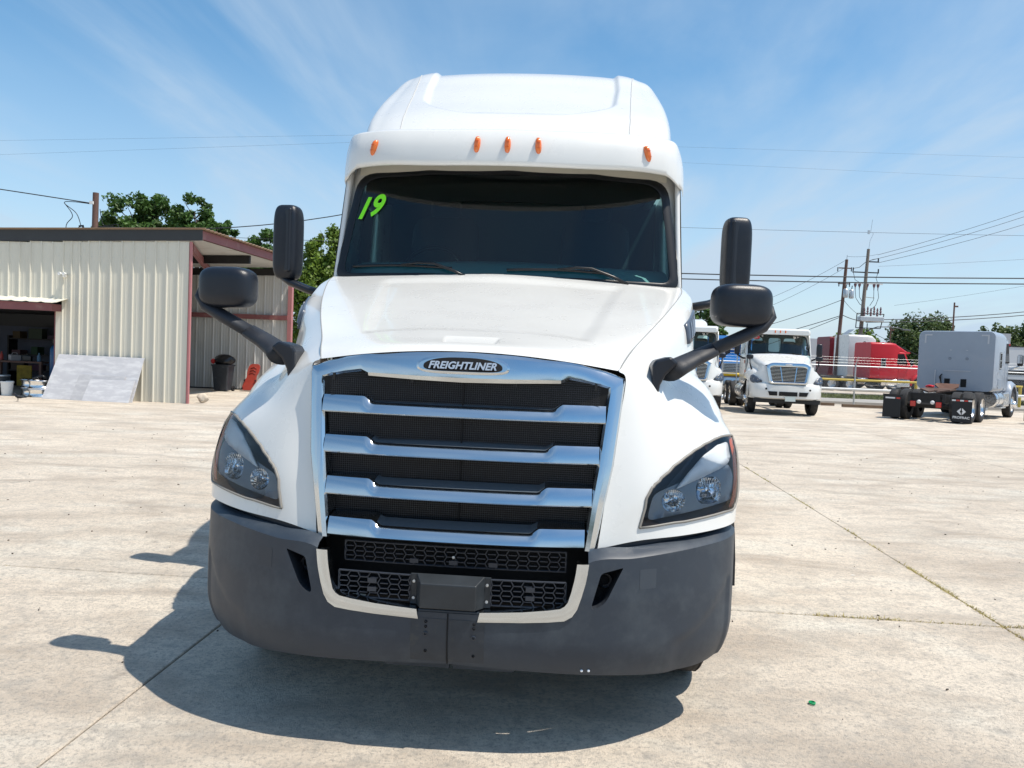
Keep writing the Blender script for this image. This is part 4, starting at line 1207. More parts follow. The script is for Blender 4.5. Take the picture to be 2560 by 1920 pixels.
# screw heads
sc = MB()
for k in range(12):
    for z in (1.25, 2.55, 3.75):
        sc.box((-.25 - k * .305, -.036, z), (.012, .008, .012))
sc.build('screw_heads', steel, front)['kind'] = 'stuff'
MB().box2((-.035, -.045, 0), (.015, .03, 4.22)).build('corner_trim', redpost, SH)
MB().box2((-.10, .04, 0), (-.04, .08, 4.20)).build('corner_column', redst, SH)
MB().box2((-3.66, -.02, 0), (-3.50, .10, 2.30)).build('door_jamb', sheet_m, SH)
MB().box2((-3.70, -.01, 0), (-3.66, .30, 2.30)).build('door_jamb', redst, SH)
# fascia with slight waviness
fa = MB(); n = 41; vv = []
for i in range(n):
    x = -14.5 + 14.8 * i / (n - 1); t = 4.56 + .030 * x; j = .008 * math.sin(i * 1.7) + .006 * math.sin(i * .9)
    vv += [(x, -.045, t - .31 + .001 * x), (x, -.055, t + j), (x, .1, t + .03 + j)]
fa.add(vv, [(3 * i + k, 3 * i + k + 1, 3 * i + k + 4, 3 * i + k + 3) for i in range(n - 1) for k in range(2)])
fb = recalc(fa.build('fascia', fascia_m, SH)); q = fb.modifiers.new('s', 'SOLIDIFY'); q.thickness = .02
# side bay: rafter, roof sheet, purlins, back wall, post
RD = 6.9
raf = MB(); raf.prism([(.26, .0, 4.30), (.26, .0, 4.53), (.30, RD + .2, 4.60), (.30, RD + .2, 4.37)], (-.10, 0, 0)); raf.build('rafter', redst, SH)
# corrugated roof
vv = []; n = 260; 
for i in range(n + 1):
    y = -.14 + (RD + .5) * i / n; z = 4.565 + .010 * y + .018 * (1 if (i % 8) < 3 else 0)
    vv += [(.40, y, z), (-14.6, y, z - .42)]
rf = recalc(mesh_obj('roof', vv, [(2 * i, 2 * i + 1, 2 * i + 3, 2 * i + 2) for i in range(n)], roof_m, SH)); q = rf.modifiers.new('s', 'SOLIDIFY'); q.thickness = .02
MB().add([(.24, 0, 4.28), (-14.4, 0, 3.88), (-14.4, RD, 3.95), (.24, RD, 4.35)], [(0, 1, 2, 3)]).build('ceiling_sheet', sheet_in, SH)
for y in (3.3, RD - .12):
    pz = MB(); pz.prism([(-14, y, 3.72), (.16, y, 4.06), (.16, y, 4.30), (-14, y, 3.92)], (0, .10, 0)); pz.build('purlin', frame_blk, SH)
dg = MB(); dg.prism([(-.1, .3, 4.02), (-.1, .3, 4.22), (-2.6, RD - .2, 4.16), (-2.6, RD - .2, 3.96)], (-.12, 0, 0)); dg.build('brace', redst, SH)
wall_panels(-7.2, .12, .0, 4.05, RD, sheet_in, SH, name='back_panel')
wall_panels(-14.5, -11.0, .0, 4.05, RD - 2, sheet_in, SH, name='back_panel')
MB().box2((-7.2, RD - .16, 2.50), (.10, RD - .05, 2.66)).build('girt', redst, SH)
MB().box2((.10, RD - .12, 0), (.24, RD + .05, 3.72)).build('rear_post', redpost, SH)
MB().box2((-7.2, RD - .06, 0), (.10, RD - .04, .04)).build('base_angle', frame_blk, SH)
# partition between the open side bay and the work bay
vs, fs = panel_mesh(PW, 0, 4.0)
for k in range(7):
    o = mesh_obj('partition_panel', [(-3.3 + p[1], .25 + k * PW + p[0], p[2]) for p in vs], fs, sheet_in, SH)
# canopy over the work bay
can = empty('door_canopy', parent=SH)
MB().prism([(-9.2, -.75, 2.30), (-3.55, -.42, 2.28), (-3.55, -.42, 2.47), (-9.2, -.75, 2.55)], (0, .08, 0)).build('beam', redst, can)
vv = []; n = 60
for i in range(n + 1):
    x = -9.2 + 5.85 * i / n; r = .018 if (i % 4) == 0 else 0
    vv += [(x, -.78 + .33 * (x + 9.2) / 5.85 - .02, 2.575 - .085 * (x + 9.2) / 5.85 + r), (x, .0, 2.70 - .085 * (x + 9.2) / 5.85 + r)]
o = recalc(mesh_obj('canopy_sheet', vv, [(2 * i, 2 * i + 1, 2 * i + 3, 2 * i + 2) for i in range(n)], sheet_m, can)); q = o.modifiers.new('s', 'SOLIDIFY'); q.thickness = .012
MB().box2((-3.62, -.42, 2.28), (-3.50, .0, 2.46)).build('canopy_end', redst, can)
# interior of work bay: dark liner wall, header, white board, rear opening with sky
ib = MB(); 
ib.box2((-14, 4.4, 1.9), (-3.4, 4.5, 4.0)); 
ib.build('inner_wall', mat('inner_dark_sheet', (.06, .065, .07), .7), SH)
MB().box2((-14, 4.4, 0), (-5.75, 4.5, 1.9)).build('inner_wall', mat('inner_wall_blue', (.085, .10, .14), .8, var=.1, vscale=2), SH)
MB().box2((-5.75, 4.35, 0), (-5.3, 4.5, 1.95)).build('inner_column', frame_blk, SH)
MB().box2((-14, .2, 2.3), (-3.4, 4.4, 2.36)).build('loft_deck', frame_blk, SH)
MB().box2((-3.42, .3, 0), (-3.36, 4.4, 1.35)).build('low_partition', frame_blk, SH)

def L2(x, y, z=0): return SH.matrix_basis @ Vector((x, y, z)) if False else Vector((-8.48, 20.27, 0)) + gx * x + gy * y + Vector((0, 0, z))
# wall lamp (white twin spotlight)
wl_ = empty('wall_light', L2(-3.42, -.05, 3.24), -GY); tag(wl_, 'small white twin flood light on the cream shed wall above the canopy', 'light')
wpl = mat('white_plastic', (.75, .75, .72), .4)
MB().box((0, 0, 0), (.09, .05, .11)).build('base', wpl, wl_, bevel=.01)
for s_ in (-1, 1):
    k = MB(); k.lathe([(.02, .02), (.035, -.02), (.045, -.09), (.04, -.10), (.001, -.095)], (s_ * .06, -.04, .03), 'y', 14); k.build('lamp_head', wpl, wl_, smooth=40)
# boards leaning on the wall
brd = mat('grey_cement_board', (.49, .49, .51), .8, var=.05, vscale=3, dirt=(.60, .60, .61), dscale=2.5, dlo=.45, dhi=.62, stretch=(1, 1, 3.5))
nb = [0]
def board(x0, x1, h_, y0, label, skew=0.0, nm='cement_board'):
    o = empty(nm, L2((x0 + x1) / 2, y0, 0), -GY)
    w_ = (x1 - x0) / 2; b = MB(); ly = .42 * h_ / 1.15
    b.prism([(-w_ - skew, 0, 0), (w_ - skew * .2, 0, -.0), (w_ + skew * .6, ly, h_ * .985), (-w_ + skew, ly, h_)], (0, -.022, 0))
    bpy.data.objects.remove(o)
    o = recalc(b.build(nm, mat('cement_board_face', tuple(c * (1.0, .88, 1.06)[nb[0]] for c in (.49, .49, .51)), .8, var=.05, vscale=3, dirt=tuple(c * (1.0, .88, 1.06)[nb[0]] for c in (.60, .60, .61)), dscale=2.5, dlo=.45, dhi=.62, stretch=(1, 1, 3.5)), None, bevel=.002)); nb[0] += 1; o.location = L2((x0 + x1) / 2, y0, 0); o.rotation_euler = (0, 0, -GY)
    tag(o, label, 'board', 'grey cement boards leaning on the shed'); return o
board(-3.57, -1.20, 1.16, -.52, 'largest grey cement board, leaning directly against the cream shed wall', .08)
board(-2.80, -1.55, .67, -.575, 'medium grey board between the largest board and the smallest board', .05)
board(-2.45, -1.24, .56, -.625, 'smallest and frontmost grey board of the leaning stack', .05)
# utility pole behind
wood = mat('pole_wood', (.13, .075, .06), .85, var=.25, vscale=6, stretch=(1, 1, .15))
wood_g = mat('grey_pole_wood', (.20, .175, .15), .85, var=.25, vscale=6, stretch=(1, 1, .15))
up = empty('utility_pole', (-17.42, 32, 0)); tag(up, 'stout brown wooden utility pole rising behind the metal shed roof', 'utility pole', 'utility poles')
MB().cyl((0, 0, 0), (.04, 0, 7.56), .14, .115, n=16).build('pole', wood, up, smooth=50)
MB().tube([(-.42, 0, 3), (-.42, 0, 6.0), (-.47, 0, 6.2), (-.62, 0, 6.17)], .045, 8).build('service_conduit', rubber_seal, up, smooth=True)
MB().box((-.02, -.2, 7.12), (.14, .08, .12)).build('insulator', wpl, up)
for pts in ([(-.15, 0, 7.1), (-.9, 0, 7.16), (-1.25, 0, 7.1), (-.75, 0, 6.7), (-.55, 0, 6.2)], [(-1.25, 0, 7.1), (-.9, 0, 6.6), (-1.15, 0, 6.2), (-1.1, 0, 5.6), (-.62, 0, 6.15)], [(.22, 0, 6.9), (.35, 0, 6.3), (.6, 0, 6.25), (.95, 0, 6.3), (1.0, 0, 6.0), (.8, 0, 5.7)], [(.2, 0, 6.2), (.5, 0, 6.0), (.75, 0, 6.25)]):
    q = [Vector(p) for p in pts]; fin = []
    for i in range(len(q) - 1):
        for t in np.linspace(0, 1, 6)[:-1]:
            p0, p1, p2, p3 = q[max(i - 1, 0)], q[i], q[i + 1], q[min(i + 2, len(q) - 1)]
            fin.append(.5 * ((2 * p1) + (-p0 + p2) * t + (2 * p0 - 5 * p1 + 4 * p2 - p3) * t * t + (-p0 + 3 * p1 - 3 * p2 + p3) * t ** 3))
    fin.append(q[-1]); MB().tube(fin, .016, 5).build('drip_loop', rubber_seal, up, smooth=True)

# ---- things in and by the shed
al2 = mat('bright_rim_alloy', (.80, .80, .80), .12, 1, rvar=.2, vscale=9)
def rimstack(x, y, n_, label):
    e = empty('stacked_rims', L2(x, y), 0); e.scale = (1.2, 1.2, 1.0); tag(e, label, 'wheel rims', 'stacked truck rims')
    for k in range(n_):
        b = MB(); b.lathe([(.285, .0), (.29, .012), (.262, .035), (.245, .07), (.245, .13), (.262, .175), (.29, .21), (.285, .222), (.25, .215), (.24, .205), (.16, .20), (.155, .17), (.12, .17), (.12, .20)], (0, 0, k * .225), 'z', 40)
        r = b.build('rim', al2, e, smooth=35)
        for j in range(10):
            a = j * .628; MB().cyl((.20 * math.cos(a), .20 * math.sin(a), k * .225 + .2005), (.20 * math.cos(a), .20 * math.sin(a), k * .225 + .206), .02, n=8).build('hand_hole', black, r)
    return e
rimstack(-4.02, .0, 2, 'front stack of polished truck wheel rims with a black tool on top')
rimstack(-4.44, .30, 2, 'rear stack of polished truck wheel rims half hidden by the front stack')
tool = MB(); tool.tube([(-.18, 0, .47), (-.05, .02, .52), (.08, 0, .56), (.16, .03, .50)], [.03, .04, .035, .03], 8)
to = tool.build('jack_handle', rubber_seal, smooth=True); to.location = L2(-4.08, -.02); tag(to, 'black hooked tool lying on the front stack of rims', 'tool')
bk = empty('bucket', L2(-4.98, -.02)); tag(bk, 'white plastic bucket standing beside the rim stacks', 'bucket')
b = MB(); b.lathe([(.001, 0), (.125, 0), (.150, .33), (.160, .335), (.160, .375), (.150, .38), (.14, .33), (.118, .01)], (0, 0, 0), 'z', 28); b.build('pail', wpl, bk, smooth=35)
b = MB(); b.tube([(-.15, 0, .33), (-.12, -.08, .22), (0, -.14, .18), (.12, -.08, .22), (.15, 0, .33)], .004, 5); b.build('bail', steel, bk)
def drum(x, y, r, h_, m_, label, cat='drum', lidm=None, nm='oil_drum'):
    e = empty(nm, L2(x, y)); tag(e, label, cat)
    b = MB(); b.lathe([(.001, 0), (r, 0), (r, h_ * .32), (r * 1.03, h_ * .34), (r, h_ * .36), (r, h_ * .64), (r * 1.03, h_ * .66), (r, h_ * .68), (r, h_), (r * .96, h_ + .01), (r * .94, h_ - .02), (.001, h_ - .02)], (0, 0, 0), 'z', 28)
    b.build('body', m_, e, smooth=35); b = MB(); b.lathe([(r * 1.02, h_ - .02), (r * 1.04, h_), (r * 1.0, h_ + .015)], (0, 0, 0), 'z', 28); b.build('rim_ring', lidm or steel, e, smooth=True); return e
darkm = mat('dark_paint', (.03, .035, .04), .5, var=.3)
drum(-5.35, .15, .27, .52, darkm, 'short dark drum behind the white bucket')
drum(-6.05, .2, .27, .5, darkm, 'short dark drum at the left edge of the bay')
blue_m = mat('blue_tank', (.01, .09, .24), .35, var=.1)
tk = empty('blue_compressor_tank', L2(-4.50, 1.5)); tag(tk, 'tall upright blue air tank with a motor on top inside the bay', 'tank')
b = MB(); b.lathe([(.001, .1), (.2, .12), (.30, .22), (.30, 1.25), (.24, 1.36), (.001, 1.42)], (0, 0, 0), 'z', 28); b.build('tank', blue_m, tk, smooth=60)
MB().box((.0, 0, 1.48), (.44, .25, .18)).build('motor', darkm, tk, bevel=.05)
for a in (0, 2.1, 4.2): MB().cyl((.22 * math.cos(a), .22 * math.sin(a), 0), (.22 * math.cos(a), .22 * math.sin(a), .2), .02, n=8).build('leg', darkm, tk)
MB().box((.08, -.302, .85), (.2, .006, .16)).build('maker_plate', mat('pale_blue_print', (.15, .35, .5), .5), tk)
bn = empty('workbench', L2(-6.1, 2.0), -GY); tag(bn, 'cluttered dark workbench with a yellow cloth hanging in the bay', 'workbench')
MB().box((0, 0, .84), (1.7, .6, .05)).build('top', wood, bn)
for sx_ in (-.8, .8):
    for sy_ in (-.25, .25): MB().box((sx_, sy_, .41), (.07, .07, .82)).build('leg', wood, bn)
MB().box((.35, -.31, .45), (.45, .05, .6)).build('yellow_cloth', mat('yellow_cloth', (.22, .15, .02), .9, var=.4, vscale=6), bn, bevel=.02)
def thing1(o, label, cat, group=None): tag(o, label, cat, group); return o
random.seed(3)
cols = [(.35, .05, .04), (.3, .3, .32), (.05, .05, .05), (.1, .2, .3)]
for k, (dx_, nm, lb) in enumerate([(-.55, 'spray_can', 'dark can at the left end of the workbench'), (-.15, 'tool_box', 'grey tool box in the middle of the workbench'), (.25, 'gas_can', 'red fuel can on the workbench beside the tool box'), (.6, 'bottle', 'slim bluish bottle at the right end of the workbench')]):
    b = MB(); m_ = mat('bench_item', cols[k], .5)
    if nm in ('spray_can', 'bottle'): b.lathe([(.001, 0), (.05, 0), (.05, .16), (.02, .20), (.02, .25), (.001, .25)], (0, 0, 0), 'z', 14)
    else:
        loft(b, [(-.1, .13, 0, .16, .03), (.1, .13, 0, .18, .03)]); b.tube([(-.08, 0, .16), (-.05, 0, .23), (.05, 0, .23), (.08, 0, .16)], .012, 6)
    o = b.build(nm, m_, smooth=40); o.location = L2(-6.1 + dx_, 1.95, .866); o.rotation_euler = (0, 0, -GY + k); thing1(o, lb, nm.replace('_', ' '))
for k, (x_, y_, z_, lb) in enumerate([(-5.2, 3.4, 0, 'bottom tyre of the dark stack deep in the work bay'), (-5.2, 3.4, .27, 'middle tyre of the dark stack deep in the work bay'), (-5.17, 3.42, .54, 'top tyre of the dark stack deep in the work bay')]):
    b = MB(); b.lathe([(.28, .02), (.34, 0), (.47, .01), (.50, .06), (.50, .20), (.47, .25), (.34, .26), (.28, .24)], (0, 0, 0), 'z', 28)
    o = b.build('tyre_spare', rubber, smooth=40); o.location = L2(x_, y_, z_); tag(o, lb, 'tyre', 'tyres stacked in the work bay')
b = MB(); b.tube([(.22 * math.cos(t) + .02 * math.sin(5 * t), -.02, .30 * math.sin(t)) for t in np.linspace(0, 12.4, 60)], .022, 6)
o = b.build('coiled_hose', darkm, smooth=True); o.location = L2(-5.1, 4.30, 1.55); o.rotation_euler = (0, 0, -GY); tag(o, 'dark hose coiled on the inner column of the work bay', 'hose')
sh_ = empty('storage_shelf', L2(-6.9, 3.9), -GY); tag(sh_, 'dark steel shelf with boxes at the back of the work bay', 'shelf')
for z in (.5, 1.0, 1.5): MB().box((0, 0, z), (1.8, .4, .04)).build('shelf_board', frame_blk, sh_)
for s_ in (-.88, .88): MB().box((s_, 0, .8), (.05, .4, 1.6)).build('upright', frame_blk, sh_)
rb2 = random.Random(5)
for k in range(9):
    z = (.52, 1.02, 1.52)[k % 3]; hh = rb2.uniform(.12, .32); o = MB().box((0, 0, hh / 2), (rb2.uniform(.2, .45), .28, hh)).build('stored_box', mat('box_tone', (rb2.uniform(.02, .09), rb2.uniform(.02, .06), rb2.uniform(.02, .06)), .8))
    o.location = L2(-7.5 + (k // 3) * .6, 3.85, z); o.rotation_euler = (0, 0, -GY + rb2.uniform(-.2, .2)); tag(o, ('lowest', 'middle', 'top')[k % 3] + ' shelf box, ' + ('left', 'centre', 'right')[k // 3] + ' one on the steel shelf in the bay', 'box', 'boxes on the bay shelf')
# trash can with bag
tcn = empty('trash_can', L2(-1.66, 5.7), -GY); tag(tcn, 'dark wheeled rubbish bin overfilled with a black bag against the back wall', 'trash can')
b = MB(); loft(b, [(-.28, .27, 0, .001, .0)] if False else [(-.25, .26, 0.02, .86, .05), (.25, .26, 0.02, .86, .05)]); 
b = MB()
vv = []; 
for z, w_, d_ in ((.03, .22, .20), (.45, .255, .24), (.84, .285, .27), (.86, .31, .295), (.90, .31, .295)):
    vv.append([(x, y, z) for x, y in rounded([(-w_, -d_), (w_, -d_), (w_, d_), (-w_, d_)], .05, 4)])
m = len(vv[0]); b.add([p for g in vv for p in g], [(i * m + k, i * m + (k + 1) % m, (i + 1) * m + (k + 1) % m, (i + 1) * m + k) for i in range(4) for k in range(m)] + [tuple(range(m))])
binm = mat('charcoal_bin', (.025, .03, .038), .45, var=.2, dirt=(.10, .11, .12), dscale=4, dlo=.6, dhi=.8)
b.build('bin_body', binm, tcn, smooth=40)
for s_ in (-.24, .24): 
    b = MB(); b.lathe([(.03, -.03), (.09, -.03), (.09, .03), (.03, .03)], (s_, .26, .09), 'x', 16); b.build('castor', rubber, tcn, smooth=40)
def blob(name, c, d, m_, par, amp=.12, seed=0, nu=28, nv=16):
    rnd = random.Random(seed); ph = [rnd.uniform(0, 6.28) for _ in range(9)]; vv = []; ff = []
    for j in range(nv + 1):
        a = -math.pi / 2 + math.pi * j / nv
        for i in range(nu):
            t = 2 * math.pi * i / nu
            r = 1 + amp * (math.sin(3 * t + ph[0] + 2 * a) + .7 * math.sin(5 * t + ph[1] - 3 * a) + .5 * math.sin(9 * t + ph[2] + 5 * a)) * math.cos(a)
            vv.append((c[0] + d[0] * r * math.cos(a) * math.cos(t), c[1] + d[1] * r * math.cos(a) * math.sin(t), c[2] + d[2] * (math.sin(a) + amp * .5 * math.sin(4 * t + ph[3]) * math.cos(a))))
    for j in range(nv):
        for i in range(nu): ff.append((j * nu + i, j * nu + (i + 1) % nu, (j + 1) * nu + (i + 1) % nu, (j + 1) * nu + i))
    return recalc(mesh_obj(name, vv, ff, m_, par, smooth=True))
bagm = mat('bin_bag', (.008, .009, .011), .28, bump=.5, bscale=14)
blob('rubbish_bag', (.03, 0, 1.03), (.33, .28, .22), bagm, tcn, .10, 2)
blob('red_wrapper', (-.30, -.12, 1.0), (.06, .05, .09), mat('red_wrapper', (.45, .03, .03), .5), tcn, .25, 5)
# red creeper leaning
cr_ = empty('mechanic_creeper', L2(-.98, 6.15), -GY); tag(cr_, 'worn red plastic mechanic creeper leaning against the back wall', 'creeper')
redp = mat('faded_red_plastic', (.34, .045, .03), .45, var=.15, vscale=4, dirt=(.22, .06, .045), dscale=5, dlo=.5, dhi=.75)
ol = [(-.20, 0), (.20, 0), (.23, .1), (.21, .35), (.17, .42), (.17, .55), (.20, .62), (.20, .86), (.13, .95), (-.13, .95), (-.20, .86), (-.20, .62), (-.17, .55), (-.17, .42), (-.21, .35), (-.23, .1)]
tl = .35
def cp_(x, h_, o=0): return (x + h_ * .14, .50 * h_ * .6 - o, h_ * .95 + o * .3)
b = MB(); n = len(ol)
b.prism([cp_(x, h_ + .03) for x, h_ in rounded(ol, .05, 3)], (0, -.05, .015)); bo = b.build('shell', redp, cr_, bevel=.008)
for h_ in (.60, .70, .80):
    MB().tube([cp_(-.11, h_, .055), cp_(0, h_ + .06, .06), cp_(.11, h_, .055)], .013, 6).build('moulded_rib', mat('dark_red', (.22, .03, .02), .5), cr_, smooth=True)
for s_ in (-1, 1):
    for h_ in (.05, .34):
        b = MB(); c0 = cp_(s_ * .19, h_ + .03, .08); b.lathe([(.001, -.015), (.035, -.015), (.035, .015), (.001, .015)], c0, 'x', 14); b.build('caster', rubber_seal, cr_, smooth=40)
# cardboard scraps by the corner
pap = blob('paper_scrap', (0, 0, .14), (.13, .10, .13), mat('scrap_card', (.60, .52, .42), .9, var=.1), None, .35, 8, 12, 7); pap.location = L2(.22, .35); tag(pap, 'crumpled pale cardboard scrap beside the shed corner', 'scrap')
# trailer end seen past the rear post
tr_ = empty('white_box_trailer', (-7.55, 33.5, 0), -GY); tag(tr_, 'white box trailer with red marker lights seen past the shed post', 'trailer')
b = MB(); loft(b, [(0, 1.2, .9, 2.55, .03, 1.0), (7, 1.2, .9, 2.55, .03, 1.0)]); b.build('body', mat('tan_panel', (.42, .36, .28), .6), tr_)
MB().box2((-.24, -.03, 2.56), (2.24, 7, 2.78)).build('roof_cap', wpl, tr_, bevel=.02)
for x in (-.12, .25, .65): MB().box((x, -.05, 2.68), (.14, .03, .07)).build('marker_light', mat('red_light', (.5, .02, .02), .3), tr_)
for x in (0, 2.0): wheel(tr_, x, 5.5, .45, .25, out=1)
# bird
bird = empty('blackbird', (-12.05, 18.84, 0), 0); bird.scale = (.85, .85, .85); tag(bird, 'small black long tailed bird standing on the concrete near the bucket', 'bird')
bm_ = mat('black_feathers', (.008, .009, .014), .35, spec=.6)
b = MB(); b.tube([(-.155, 0, .225), (-.125, 0, .232), (-.10, 0, .228), (-.07, 0, .20), (-.03, 0, .165), (.03, 0, .135), (.09, 0, .12), (.15, 0, .125), (.24, 0, .135), (.30, 0, .145)], [.008, .028, .030, .030, .048, .050, .032, .018, .020, .012], 14, sx=.85)
b.build('body', bm_, bird, smooth=True)
b = MB(); b.tube([(-.15, 0, .228), (-.195, 0, .222)], [.010, .002], 8); b.build('beak', rubber_seal, bird)
for s_ in (-1, 1):
    b = MB(); b.tube([(0, s_ * .02, .12), (.015, s_ * .022, .06), (0, s_ * .025, .004), (-.03, s_ * .03, .003)], [.008, .005, .004, .003], 6); b.build('leg', rubber_seal, bird)
    b = MB(); b.tube([(-.05, s_ * .045, .175), (.02, s_ * .052, .15), (.11, s_ * .03, .125)], [.015, .028, .006], 8, sx=.35); b.build('wing', bm_, bird, smooth=True)

# ================================================================== TREES
def leaf_mat(name, c):
    m = bpy.data.materials.new(name); nt, b = nodes(m); N, Lk = nt.nodes.new, nt.links.new
    g = N("ShaderNodeNewGeometry"); n = N("ShaderNodeTexNoise"); n.inputs['Scale'].default_value = 1.3; n.inputs['Detail'].default_value = 4; Lk(g.outputs['Position'], n.inputs['Vector'])
    r = N("ShaderNodeMapRange"); r.inputs['From Min'].default_value = .3; r.inputs['From Max'].default_value = .7; r.inputs['To Min'].default_value = .6; r.inputs['To Max'].default_value = 1.45; Lk(n.outputs['Fac'], r.inputs['Value'])
    v = N("ShaderNodeVectorMath"); v.operation = 'SCALE'; v.inputs[0].default_value = c; Lk(r.outputs[0], v.inputs['Scale']); Lk(v.outputs[0], b.inputs['Base Color'])
    b.inputs['Roughness'].default_value = .5; b.inputs['Specular IOR Level'].default_value = .35
    tl_ = N("ShaderNodeBsdfTranslucent"); Lk(v.outputs[0], tl_.inputs[0]); mx = N("ShaderNodeMixShader"); mx.inputs[0].default_value = .32
    o = nt.nodes['Material Output']; Lk(b.outputs[0], mx.inputs[1]); Lk(tl_.outputs[0], mx.inputs[2]); Lk(mx.outputs[0], o.inputs[0]); return m
leafA = leaf_mat('leaves_deep', (.062, .125, .026)); leafB = leaf_mat('leaves_bright', (.13, .20, .03)); leafC = leaf_mat('leaves_olive', (.085, .125, .042))
bark = mat('bark', (.10, .075, .055), .9, var=.3, vscale=5, bump=.5, bscale=12)
def tree(x, y, base, lobes, nleaf, lsz, lm, label, seed, trunk=.22, aspect=1.0, upright=False, group='trees around the yard', cat='tree'):
    """lobes: (dx, dy, z, rx, rz) crown masses"""
    rnd = random.Random(seed); e = empty('tree', (x, y, 0)); tag(e, label, cat, group)
    zt = min(l[2] for l in lobes)
    t = MB(); t.tube([(0, 0, -.1), (.05, 0, zt * .4), (0, .05, zt * .8), (lobes[0][0] * .3, lobes[0][1] * .3, lobes[0][2])], [trunk, trunk * .8, trunk * .6, trunk * .25], 9)
    t.build('trunk', bark, e, smooth=True)
    lb = MB()
    for l in lobes:
        lb.tube([(0, 0, zt * .65), (l[0] * .5, l[1] * .5, (zt * .65 + l[2]) / 2 + .2), (l[0], l[1], l[2] + l[4] * .3)], [trunk * .45, trunk * .3, trunk * .1], 6)
        for _ in range(5):
            a = rnd.uniform(0, 6.28); rr = l[3] * rnd.uniform(.6, .95)
            lb.tube([(l[0], l[1], l[2]), (l[0] + rr * .5 * math.cos(a), l[1] + rr * .5 * math.sin(a), l[2] + l[4] * .3), (l[0] + rr * math.cos(a), l[1] + rr * math.sin(a), l[2] + l[4] * rnd.uniform(.2, .8))], [trunk * .14, trunk * .09, trunk * .03], 4)
    lb.build('limbs', bark, e)['kind'] = 'stuff'
    # clumps
    cl = []
    tot = sum(l[3] ** 2 for l in lobes)
    for l in lobes:
        for _ in range(int(26 * (l[3] ** 2) / tot * len(lobes)) + 8):
            a = rnd.uniform(0, 6.28); u = rnd.uniform(-.75, 1); r = rnd.uniform(.55, 1.0) ** .6
            s = math.sqrt(max(0, 1 - u * u)) * r
            cl.append((l[0] + l[3] * s * math.cos(a), l[1] + l[3] * s * math.sin(a), l[2] + l[4] * u * r, l[3] * rnd.uniform(.20, .42)))
    cl = np.array(cl); N_ = nleaf; rg = np.random.default_rng(seed)
    idx = rg.integers(0, len(cl), N_); c = cl[idx]
    d = rg.normal(size=(N_, 3)); d /= np.linalg.norm(d, axis=1)[:, None]; d *= (rg.random(N_) ** .45)[:, None]
    P = c[:, :3] + d * c[:, 3:4] * np.array([1, 1, .72 if not upright else 1.5])
    nrm = d * .5 + rg.normal(size=(N_, 3)) * .5 + np.array([0, 0, .35]); nrm /= np.linalg.norm(nrm, axis=1)[:, None]
    t1 = np.cross(nrm, rg.normal(size=(N_, 3))); t1 /= np.linalg.norm(t1, axis=1)[:, None]; t2 = np.cross(nrm, t1)
    s = (lsz * rg.uniform(.6, 1.3, N_))[:, None]
    vs = np.stack([P - t1 * s, P + t2 * s * .55, P + t1 * s, P - t2 * s * .55], 1).reshape(-1, 3)
    me = bpy.data.meshes.new('crown'); me.vertices.add(4 * N_); me.vertices.foreach_set('co', vs.ravel())
    me.loops.add(4 * N_); me.loops.foreach_set('vertex_index', np.arange(4 * N_)); me.polygons.add(N_)
    me.polygons.foreach_set('loop_start', np.arange(N_) * 4); me.polygons.foreach_set('loop_total', np.full(N_, 4)); me.update(); me.validate()
    me.materials.append(lm); o = bpy.data.objects.new('crown', me); COL.objects.link(o); o.parent = e; o['kind'] = 'stuff'
    return e
tree(-21.9, 45, 0, [(-.3, 0, 8.3, 1.7, 1.75), (-1.3, 0, 7.4, 1.3, 1.1), (.8, 0, 8.5, 1.2, 1.5), (.2, .4, 6.4, 2.2, 1.5), (1.3, -.3, 7.4, 1.1, 1.2)], 17000, .13, leafA, 'large deep green tree behind the shed, just right of the brown pole', 1, .3)
tree(-18.3, 44.5, 0, [(-.2, 0, 8.6, 1.0, 1.5), (-.7, .2, 7.5, 1.2, 1.3), (.5, 0, 7.1, 1.3, 1.3), (1.5, .1, 7.7, .75, .8), (1.7, 0, 6.6, .95, .8)], 13000, .13, leafA, 'narrower deep green tree behind the shed with a drooping right side', 2, .25)
tree(-13.0, 40, 0, [(.1, 0, 6.6, .9, 1.0), (-.5, 0, 5.2, .9, .8), (.6, 0, 5.3, .9, .8)], 5000, .12, leafA, 'small tree crown peeking over the sloping side of the shed roof', 3, .16)
tree(-8.6, 35, 0, [(-.7, 0, 5.3, .9, 1.1), (.3, 0, 5.9, .8, 1.25), (-.1, 0, 3.8, 1.5, 1.3), (-.3, .2, 2.4, 1.4, 1.2), (.5, -.2, 4.4, 1.0, 1.2), (-1.1, 0, 4.0, .8, 1.0)], 24000, .095, leafB, 'bright green bushy tree between the shed and the big truck', 4, .2, upright=True)
tree(35.3, 80, 0, [(0, 0, 4.0, 2.2, 1.5), (-1.5, 0, 3.6, 1.4, 1.1), (1.6, 0, 3.6, 1.5, 1.2)], 7000, .20, leafB, 'yellow green rounded tree beyond the white hauling truck', 5, .3)
tree(39.6, 75, 0, [(-1.0, 0, 4.3, 2.4, 2.0), (1.0, 0, 4.6, 2.2, 1.9), (-2.4, 0, 3.0, 1.6, 1.6), (2.6, 0, 3.8, 1.5, 1.3), (0, 0, 2.6, 3.2, 1.8)], 22000, .17, leafC, 'dark olive tree rising behind the red truck and grey sleeper', 6, .3, upright=True)
tree(46.6, 75, 0, [(0, 0, 4.4, 1.9, 1.6), (2.0, 0, 4.2, 1.8, 1.8), (4.0, 0, 4.6, 2.0, 2.0), (1, 0, 2.6, 3.0, 1.8)], 15000, .17, leafC, 'dark olive tree at the far right above the grey trailer', 7, .3, upright=True)
